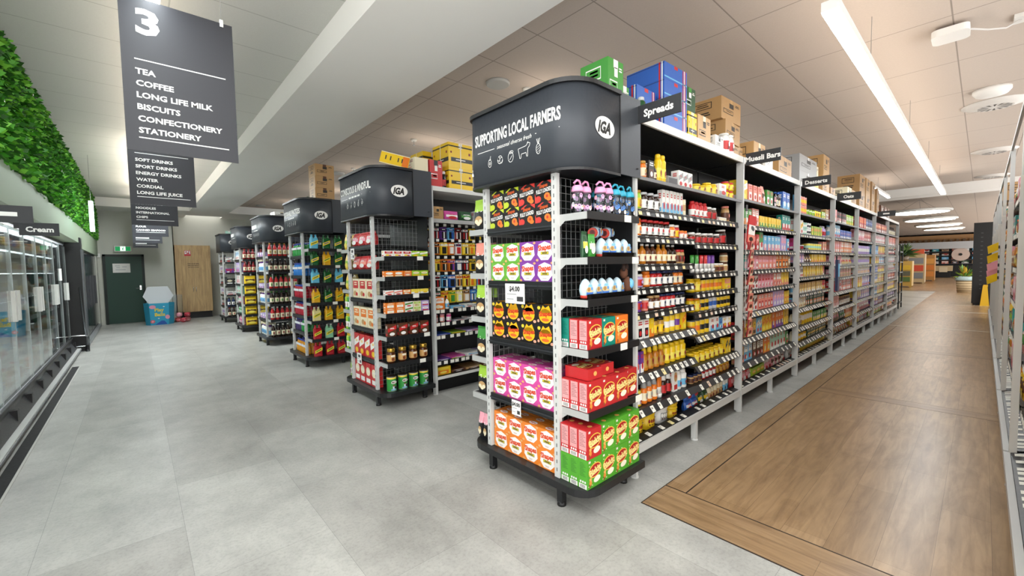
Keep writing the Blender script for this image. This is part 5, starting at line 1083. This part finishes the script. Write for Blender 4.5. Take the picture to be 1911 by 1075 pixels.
topbox('kraft', 'brown', 8.2, 8.5, .17, 1.62); topbox('cream', 'tan', 9.3, 9.65, .3, 1.6, .3, 2.431, 0, 'right of the Oats sign'); topbox('kraft', 'tan', 9.8, 10.2, .3, 1.62, .3, 2.431, 0, 'between Oats sign and the far tall stacks')
for j in range(4):
    for i in range(2): topbox(('kraft', 'tan', 'kraft', 'kraft')[j], ('tan', 'brown', 'cream', 'brown')[j], 10.5+.62*j, 11.06+.62*j, .34-.04*(j == 3), 1.62, .35, 2.431+.341*i*(1-.12*(j == 3)), .02*j, '%s tall far stack, %s' % (ORD[j], ('bottom', 'top')[i]))
for j in range(3): topbox('brown', 'kraft', 13.1+.5*j, 13.5+.5*j, .3, 1.62, .35, 2.431, 0, 'at the far end of the top board')
# --- second gondola: stationery side
ZG = [2.0, .96, .81, .66, .36, .2]
def gbay(k):
    dy = DYS[k]+.025
    x0 = 2.32
    t = thing('shelf_bay', ('%s run of shelving, behind the %s end display' % (ORD[k], ('', 'tea and coffee', 'cordial', 'sauce', 'fifth', 'farthest')[k])), 'shelving', (3.5, 1.985+dy, 0))
    for y in (1.502, 2.468-.06):
        m = MB(); m.box(2.484, y+dy, .012, 2.514, y+.06+dy, 2.36, POST); m.lathe([(.03, 0), (.03, .012)], POST, 10, (2.50, y+.03+dy, 0)); part('post', m, t)
    m = MB(); m.box(2.515, 1.97+dy, .0, 9.0, 1.985+dy, 2.3, mat('#3a3b3d', .5) if k != 1 else mat('#4a4a4c', .5)); part('back_panel', m, t)
    m = MB(); m.box(2.515, 1.505+dy, 2.31, 9.0, 2.465+dy, 2.36, mat('#dcdbd6', .45)); part('top_board', m, t, 'pale top board')
    m = MB(); m.box(2.515, 1.51+dy, .165, 9.0, 1.53+dy, .195, mat('#dcdbd6')); m.box(2.515, 1.53+dy, .16, 9.0, 2.46+dy, .19, BLACK); m.box(2.515, 1.62+dy, 0, 9, 1.64+dy, .16, BLK2); part('base_shelf', m, t)
    for z in (ZG[:5] if k == 1 else (.5, .8, 1.1, 1.4, 1.7, 2.0)):
        m = MB(); m.box(2.515, 1.56+dy if z < 1.9 else 1.58+dy, z-.016, 9.0, 1.97+dy, z, BLACK if z < 1.9 else STEEL); m.box(2.515, 1.55+dy, z-.04, 9.0, 1.56+dy, z+.004, BLACK if z < 1.9 else STEEL); s_ = part('shelf', m, t)
        if k == 1 and z < 1.9:
            g = MB(); x = 2.54
            while x < 3.5: g.box(x, 1.546+dy, z-.036, x+.05, 1.549+dy, z+.002, TICKET); x += RND.choice((.065, .09, .12))
            part('price_tickets', g, s_, 'row of white price tickets', 'stuff')
    if k == 1:
        for z in (1.93, 1.75, 1.55, 1.36, 1.17):
            for q in range(8):
                m = MB(); x = 2.555+.105*q; m.tube([(x, 1.97+dy, z), (x, 1.68+dy, z), (x, 1.672+dy, z+.012)], .003, CHROME, 5); m.box(x-.02, 1.664+dy, z+.004, x+.02, 1.668+dy, z+.034, TICKET); part('peg_hook', m, t)
    return dy
for k in range(1, 6): dyk = gbay(k)
dy1 = DYS[1]+.025
PK = [['black yellow', 'dkgrey white', 'purple black', 'sky blue', 'dkred black', 'black white', 'yellow black', 'black yellow'], ['orange white', 'orange black', 'yellow white', 'orange cream', 'white navy', 'yellow cream', 'lemon orange', 'white black'], ['orange yellow', 'yellow orange', 'orange black', 'orange purple', 'navy white', 'black white', 'yellow black', 'orange white'], ['orange salmon', 'white black', 'sky navy', 'blue white', 'cream orange', 'yellow red', 'lemon orange', 'sky white'], ['brown cream', 'dkgreen white', 'yellow red', 'yellow green', 'lemon white', 'tan brown', 'blue sky', 'sky blue']]
for r_, z in enumerate((1.93, 1.75, 1.55, 1.36, 1.17)):
    for q in range(8):
        a, b = PK[r_][q].split()
        for e in range(2): put('pp %s %s %d %d' % (a, b, 84 if (q+r_) % 3 else 94, 145 if r_ != 3 else 150), 2.555+.105*q, 1.70+dy1+.035*e, z-(.150 if r_ != 3 else .155), RND.uniform(-.02, .02), '%s peg row, stationery bay%s' % (ORD[r_], ', behind' if e else ''))
def grow(spec, z, wh, x0=2.52, x1=3.5, yf=1.575): row(spec, x0, x1, yf+dy1, z, wh)
NOUN[0] = 'stationery_box'
grow('bx kraft tan 150 145 150; po magenta white 190 110 80; po dkgreen green 170 120 90; ca silver white 130 130 80; ca kraft brown 90 150 80', 2.001, 'top shelf, stationery bay')
grow('ca orange white 140 150 40; bo white orange 55 130; ca sky tan 190 25 160; ca white grey 170 35 150; ca yellow white 130 40 120; ca cream white 120 120 60', .961, 'shelf under the pegs, stationery bay')
grow('ja salmon pink 60 95*2; ja hotpink pink 62 95; ca silver white 200 12 200; ca white grey 150 25 180; ca sky white 180 20 180', .811, 'sixth shelf, stationery bay'); grow('ca blue purple 210 14 250; ca lime orange 190 16 240; ca lilac white 220 22 260; ca purple white 200 25 240', .661, 'seventh shelf, stationery bay')
grow('ca purple navy 200 18 240; ca magenta lime 190 20 250; ca white sky 230 30 260; ca lilac purple 200 30 250', .361, 'eighth shelf, stationery bay'); grow('ca yellow orange 200 90 60; ca brown black 190 30 200; ca tan brown 230 24 260; ca brown cream 230 24 260/3', .196, 'base shelf, stationery bay')
NOUN[0] = ''
Z2 = 2.361
def tb2(col, tape, x0, x1, h, y, d, z, wh): put('bx %s %s %d %d %d' % (col, tape, round((x1-x0)*1000), round(h*1000), round(d*1000)), (x0+x1)/2, y+dy1+d/2, z, 0, wh)
tb2('red', 'black', 2.515, 2.68, .30, 1.56, .3, Z2, 'open topped, beside the second pelmet'); put('sb black white 60 200', 2.72, 1.6+dy1, Z2, 0, 'between red and yellow cartons on second run')
m = MB(); m.box(2.33, 1.56+dy1, 2.502, 2.495, 1.85+dy1, 2.66, cm('cream')); fr = Fr((2.33, 1.7+dy1, 2.502), (0, -1, 0), (0, 0, 1)); m.text(fr, 'FRAGILE', 0, .13, .03, cm('dkred'), .02, fit=.2); [m.rect(fr, -.09, .03+.025*q, .09-.02*q, .04+.025*q, cm('salmon')) for q in range(3)]
solo('shipping_carton', m, 'cream carton reading FRAGILE on the second pelmet edge', 'carton')
for i, (h, x0_) in enumerate(((.25, 2.77), (.29, 2.77))): tb2('yellow', 'white', x0_, x0_+.34, h, 1.56, .34, Z2+(.251 if i else 0), 'strapped stack on the second run, %s' % ('bottom', 'top')[i])
tb2('yellow', 'white', 2.66, 2.95, .5, 1.95, .3, Z2, 'behind the strapped stack on the second run')
m = MB(); m.box(-.15, 0, 0, .15, .006, .14, cm('yellow')); fr = Fr((0, 0, 0), (1, 0, 0), (0, 0, 1)); m.rect(fr, -.15, 0, .15, .008, cm('cream'), .001); m.rect(fr, -.15, .132, .15, .14, cm('cream'), .001); m.rect(fr, .08, .01, .145, .13, cm('orange'), .001); [m.rect(fr, x, .05, x+.012, .1, INK, .0016) for x in (-.1, -.05, .03, .07)]
o = solo('price_card', m, 'yellow and orange card lying tilted on the second pelmet', 'card', org=(0, 0, 0)); o.location = (2.1, 1.6+dy1, 2.54); o.rotation_euler = (-.3, .22, -.5)
for i in range(3): put('bx kraft brown 280 175 260', 2.2, 1.75+DYS[2], 2.501+.176*i, .03*i, 'stack of three on the third pelmet, from the bottom')
m = MB(); m.lathe([(.02, .0), (.06, .01), (.05, .05), (.02, .06)], cm('tan'), 10, (1.98, 1.95+DYS[2], 2.5), sx=2.2); m.lathe([(.03, 0), (.05, .02), (.01, .05)], cm('dkgreen'), 8, (2.05, 1.95+DYS[2], 2.53)); solo('plush_toy', m, 'tan plush toy lying on the third pelmet', 'toy')
put('bx white cream 260 90 240', 2.2, 1.8+DYS[3], 2.501, .1, 'on the fourth pelmet'); put('bx white silver 220 110 200', 2.25, 1.75+DYS[5], 2.501, 0, 'on the farthest pelmet'); put('bx mint white 150 80 150', 2.05, 1.75+DYS[5], 2.501, 0, 'on the farthest pelmet')
# ================================================================ RIGHT SHELVING
YR = -.14
for k in range(7):
    x0 = 2.2+1.86*k
    t = thing('shelf_bay', 'shelf bay at the right edge, %s along from the camera' % ORD[k], 'shelving', (x0+.93, YR-.4, 0))
    for px in ((x0,) if k < 6 else (x0, x0+1.86)):
        m = MB(); m.box(px-.015, YR-.036, .015, px+.015, YR-.003, 1.95, mat('#ccc8c0', .45)); m.box(px-.013, YR-.034, 1.95, px+.013, YR-.006, 2.42, STEEL); m.lathe([(.03, 0), (.03, .008), (.016, .02)], POST, 10, (px, YR-.02, 0)); part('post', m, t)
    m = MB(); m.box(x0+.016, YR-.02, 2.40, x0+1.844, YR-.005, 2.43, POST); part('top_rail', m, t)
    m = MB(); m.box(x0+.016, YR-.008, .17, x0+1.844, YR+.02, .225, POST); m.box(x0+.016, YR-.45, .17, x0+1.844, YR-.01, .2, BLACK); part('base_shelf', m, t)
    m = MB(); m.box(x0+.016, YR-.47, .05, x0+1.844, YR-.455, 2.3, BLACK); part('back_panel', m, t)
    for xx in (.62, 1.24): m = MB(); m.box(x0+xx-.012, YR-.06, .015, x0+xx+.012, YR-.03, .17, POST); m.lathe([(.028, 0), (.028, .008), (.016, .02)], POST, 10, (x0+xx, YR-.045, 0)); part('foot', m, t)
    for i, z in enumerate((.2, .52, .80, 1.08, 1.36, 1.64, 1.92)):
        m = MB(); yq = YR-.042
        if i: m.box(x0+.02, YR-.44, z-.016, x0+1.84, yq, z, BLACK); m.box(x0+.02, yq-.004, z-.04, x0+1.84, yq, z+.004, BLACK)
        else: m.face([(x0+.02, YR-.01, .226), (x0+1.84, YR-.01, .226), (x0+1.84, YR-.1, .245), (x0+.02, YR-.1, .245)], BLACK)
        s_ = part('shelf', m, t); g = MB(); x = x0+.08
        while x < x0+1.78:
            if i: g.box(x, yq+.001, z-.036, x+.042, yq+.003, z+.002, TICKET)
            else: g.face([(x, YR-.025, .231), (x+.05, YR-.025, .231), (x+.05, YR-.08, .243), (x, YR-.08, .243)], TICKET)
            x += RND.choice((.07, .09, .13))
        part('price_tickets', g, s_, 'row of white price tickets', 'stuff')
        if k < 4:
            ks = [RND.choice(('ca teal white 110 190 60', 'po yellow brown 140 200 70', 'po white green 150 210 80', 'ca tan red 110 190 60', 'po dkgreen lime 140 190 70', 'bo amber white 75 210', 'ca pink white 110 200 60', 'ja dkbrown red 80 140', 'po cream orange 150 200 80', 'cn silver red 80 110')) for _ in range(6)]
            x = x0+.05
            for q in ks:
                for _ in range(3):
                    W, D, H = make(q)[4:]
                    if x+W > x0+1.82: break
                    put(q, x+W/2, YR-.05-D/2-(.0 if i else .065), z+.001, math.pi, '%s shelf up, %s right-edge bay' % (ORD[i], ORD[k]), lite=True, order=-x); x += W+.012
for j, (x, z, c_) in enumerate(((8.6, 1.57, 'yellow'), (8.64, 1.44, 'yellow'), (8.6, 1.33, 'pink'), (8.64, 1.24, 'pink'), (8.6, 1.16, 'yellow'))):
    m = MB(); a_ = [(x, YR+.003, z-.02), (x-.02, YR+.09, z-.07), (x-.03, YR+.10, z+.03), (x, YR+.003, z+.085)]; b_ = [(q[0]+.004, q[1]+.001, q[2]) for q in a_]
    m.face(a_, cm(c_)); m.face(b_[::-1], cm(c_)); [m.face([a_[q], a_[(q+1) % 4], b_[(q+1) % 4], b_[q]][::-1], cm(c_)) for q in range(4)]; m.box(x, YR-.012, z, x+.02, YR+.004, z+.04, BLACK)
    solo('price_flag', m, '%s price flag sticking out of right shelving, %s from the top' % (c_, ORD[j]), 'tag')
for q in range(2): put('bx kraft tan 600 300 300', 11.5+.7*q, -.35, 2.431, 0, 'on top of the right shelving')
# ================================================================ FAR END OF THE SHOP
m = MB(); m.box(19.2, -.75, .06, 20.6, .2, 2.52, BLK2); m.box(19.3, -.7, 0, 20.5, .15, .06, BLACK); t = solo('shelf_end', m, 'tall black shelf end panel at the far right of the aisle', 'panel')
m = MB()
for q in range(14): m.box(19.195, .0+0*q, .5+.13*q, 19.2, .05, .53+.13*q, mat('#3a3a3c'))
part('slot_strip', m, t)
t = thing('caution_sign', 'yellow folding caution sign leaning by the black end panel', 'sign', (19.05, -.09, 0))
m = MB(); m.prism([(-.17, 0), (.02, 0), (-.03, .62), (-.12, .62)], 18.95, 18.97, mat('#e8b81c'), axis=0); part('front_leaf', m, t); m = MB(); m.face([(18.97, -.17, 0), (19.15, -.17, 0), (19.0, -.1, .62)], mat('#e8b81c')); m.box(19.0, -.13, .58, 19.03, -.04, .64, mat('#e8b81c')); part('rear_leaf', m, t)
def plant(x, y, z, r_, h, n, cols, label, name='potted_plant', pot=None):
    t = thing(name, label, 'plant', (x, y, 0)); rr = random.Random(n)
    if pot: part('pot', pot, t)
    m = MB(); gs = [mat(c) for c in cols]
    for i in range(n):
        a = rr.uniform(0, 6.28); el = rr.uniform(.1, 1.4); L = r_*rr.uniform(.5, 1); b0 = Vector((x, y, z)); d = Vector((math.cos(a)*math.cos(el), math.sin(a)*math.cos(el), math.sin(el)*h/r_)); s_ = Vector((-math.sin(a), math.cos(a), 0))*L*.12
        q1, q2 = b0+d*L*.6, b0+d*L-Vector((0, 0, L*.2)); m.face([b0+d*L*.15, q1+s_, q2, q1-s_], gs[i % len(gs)])
    part('leaves', m, t, None, 'stuff')
m = MB(); m.lathe([(.22, 0), (.26, .5), (.25, .5)], mat('#c9b48f', .8), 18, (26.2, .48, 0))
for q in range(5): m.lathe([(.235+.006*q, .07+.1*q), (.235+.006*q, .09+.1*q)], mat('#7a6546', .8), 18, (26.2, .48, 0), cap=False)
m.lathe([(.3, .51), (.26, .68)], mat('#b9d3d8'), 12, (26.2, .48, 0))
plant(26.2, .48, .6, .5, .75, 70, ('#6f9a3a', '#8fae3c', '#3f6a2a', '#c9a83a'), 'leafy potted plant in a woven basket beside the black end panel', pot=m)
def crate_stand(x, y, w_, d_, h, label, cols, top=None):
    t = thing('produce_stand', label, 'stand', (x, y, 0))
    m = MB(); m.box(x, y-w_/2, .08, x+d_, y+w_/2, h, mat(cols[0])); [m.box(x+dx, y+dy_-.04, 0, x+dx+.06, y+dy_+.04, .08, mat(cols[0])) for dx in (.02, d_-.1) for dy_ in (-w_/2+.06, w_/2-.06)]; part('stand_body', m, t)
    for i in range(3): m = MB(); z0 = .3+(h-.45)*i/3; m.box(x-.03, y-w_*.42, z0, x, y+w_*.42, z0+(h-.5)/3.6, mat(cols[1+i % (len(cols)-1)])); part('stocked_tray', m, t)
    if top: m = MB(); m.box(x, y-w_*.45, h, x+.1, y+w_*.45, h+.28, mat(top)); part('header', m, t)
crate_stand(29.5, 2.78, .8, .8, 1.35, 'yellow timber produce stand left of the far oak floor', ('#b79445', '#4f6b34', '#5a5a48', '#c9a52c'))
m = MB(); m.lathe([(.2, 1.35), (.28, 1.62)], mat('#6a5a48'), 12, (29.9, 2.8, 0))
plant(29.9, 2.8, 1.58, .9, 1.0, 120, ('#3f5a33', '#58703f', '#2b4426'), 'dark green plant on top of the yellow timber stand', pot=m)
crate_stand(34.5, 2.62, .75, .8, 1.75, 'grey and tan produce stand with red header', ('#b9a27a', '#77797b', '#c2472c', '#7b7d80'), '#c9542e')
crate_stand(38.5, 2.3, .5, .8, 1.7, 'orange fruit stand farthest along the oak floor', ('#b5803f', '#d98a3a', '#d97a2a', '#e0a04a'))
t = thing('cold_cabinet', 'dark produce cabinet along the far wall under the grey fascia', 'cabinet', (48.5, 2.5, 0))
m = MB(); m.box(48.2, -1.5, 0, 49.0, 7, .9, BLK2); m.box(48.8, -1.5, .9, 49.0, 7, 2.3, mat('#20242a')); part('carcass', m, t)
for i in range(4): m = MB(); m.box(48.3, -1.5, 1.0+.33*i, 48.8, 7, 1.04+.33*i, mat('#3a3d40')); part('shelf', m, t)
rr = random.Random(9)
NOUN[0] = 'chilled_box'
for i in range(4):
    for q in range(14): put('ca %s %s 380 %d 200' % (rr.choice(('sky', 'white', 'teal', 'dkgreen', 'salmon', 'tan', 'brown', 'dkred')), rr.choice(('navy', 'white', 'sky', 'grey')), rr.randint(18, 25)*10), 48.4, 6.4-.55*q, 1.041+.33*i, Q, 'far cold cabinet, %s shelf up' % ORD[i], lite=True)
m = MB(); m.box(45.8, 1.5, .5, 46.6, 2.5, .9, mat('#c8b28a')); m.box(45.9, 1.6, 0, 46.5, 2.4, .5, BLK2); m.box(45.78, 1.75, .42, 45.8, 2.2, .8, mat('#e0cfae')); solo('sale_table', m, 'pale produce table in front of the far cabinet', 'table')
m = MB(); m.box(49.0, -3.4, 0, 49.2, 9, ZC, mat('#2a2b2d', .7)); struct('wall_end', m, 'dark end wall far down the main aisle', 'wall')
m = MB(); m.box(47.6, -3.4, 2.22, 49, 9, 2.76, mat('#c4c6c8', .6)); struct('trim_5', m, 'pale grey fascia over the far cabinet', 'fascia')
m = MB(); m.box(47.9, -3.4, 2.76, 49, 9, 3.3, mat('#b58a5c', .7)); [m.box(47.5, -3.3+.35*q, 2.77, 47.9, -3.15+.35*q, 2.95, mat('#5a452f', .7)) for q in range(35)]; struct('trim_6', m, 'timber slats above the far grey fascia', 'fascia')
m = MB(); m.lathe([(.5, 0), (.5, .05)], mat('#d9c2b4'), 20, (0, 0, 0)); m.v = [(48.1+z*.6, 1.15+x, 1.75+y) for x, y, z in m.v]; m.lathe([(.1, 0), (.1, .05)], BLK2, 10); m.v[-20:] = [(48.05+z, 1.15+x, 1.75+y) for x, y, z in m.v[-20:]]; solo('wall_disc', m, 'round pale cut out decoration on the far dark wall', 'decoration')
t = thing('side_rack', 'low rack of pale packets standing past the shelf end', 'rack', (16.9, 2.0, 0))
m = MB(); [m.box(16.6, 1.6, .15+.3*q, 17.3, 2.4, .18+.3*q, BLACK) for q in range(6)]; [m.box(x, y, 0, x+.03, y+.03, 1.9, BLACK) for x in (16.6, 17.27) for y in (1.6, 2.37)]; part('frame', m, t)
for i in range(6):
    for q in range(5): put('po %s cream 140 190 80' % ('white', 'tan', 'cream', 'grey', 'silver', 'white')[i], 16.68, 2.3-.15*q, .181+.3*i, Q, '%s level up, low rack past shelf end' % ORD[i])
NOUN[0] = 'dairy_box'; simple_fridge_stock(put)
finish_labels()

print('LONGLABELS', len(LONG)); [print(' L', q) for q in LONG[::max(1, len(LONG)//25)]]
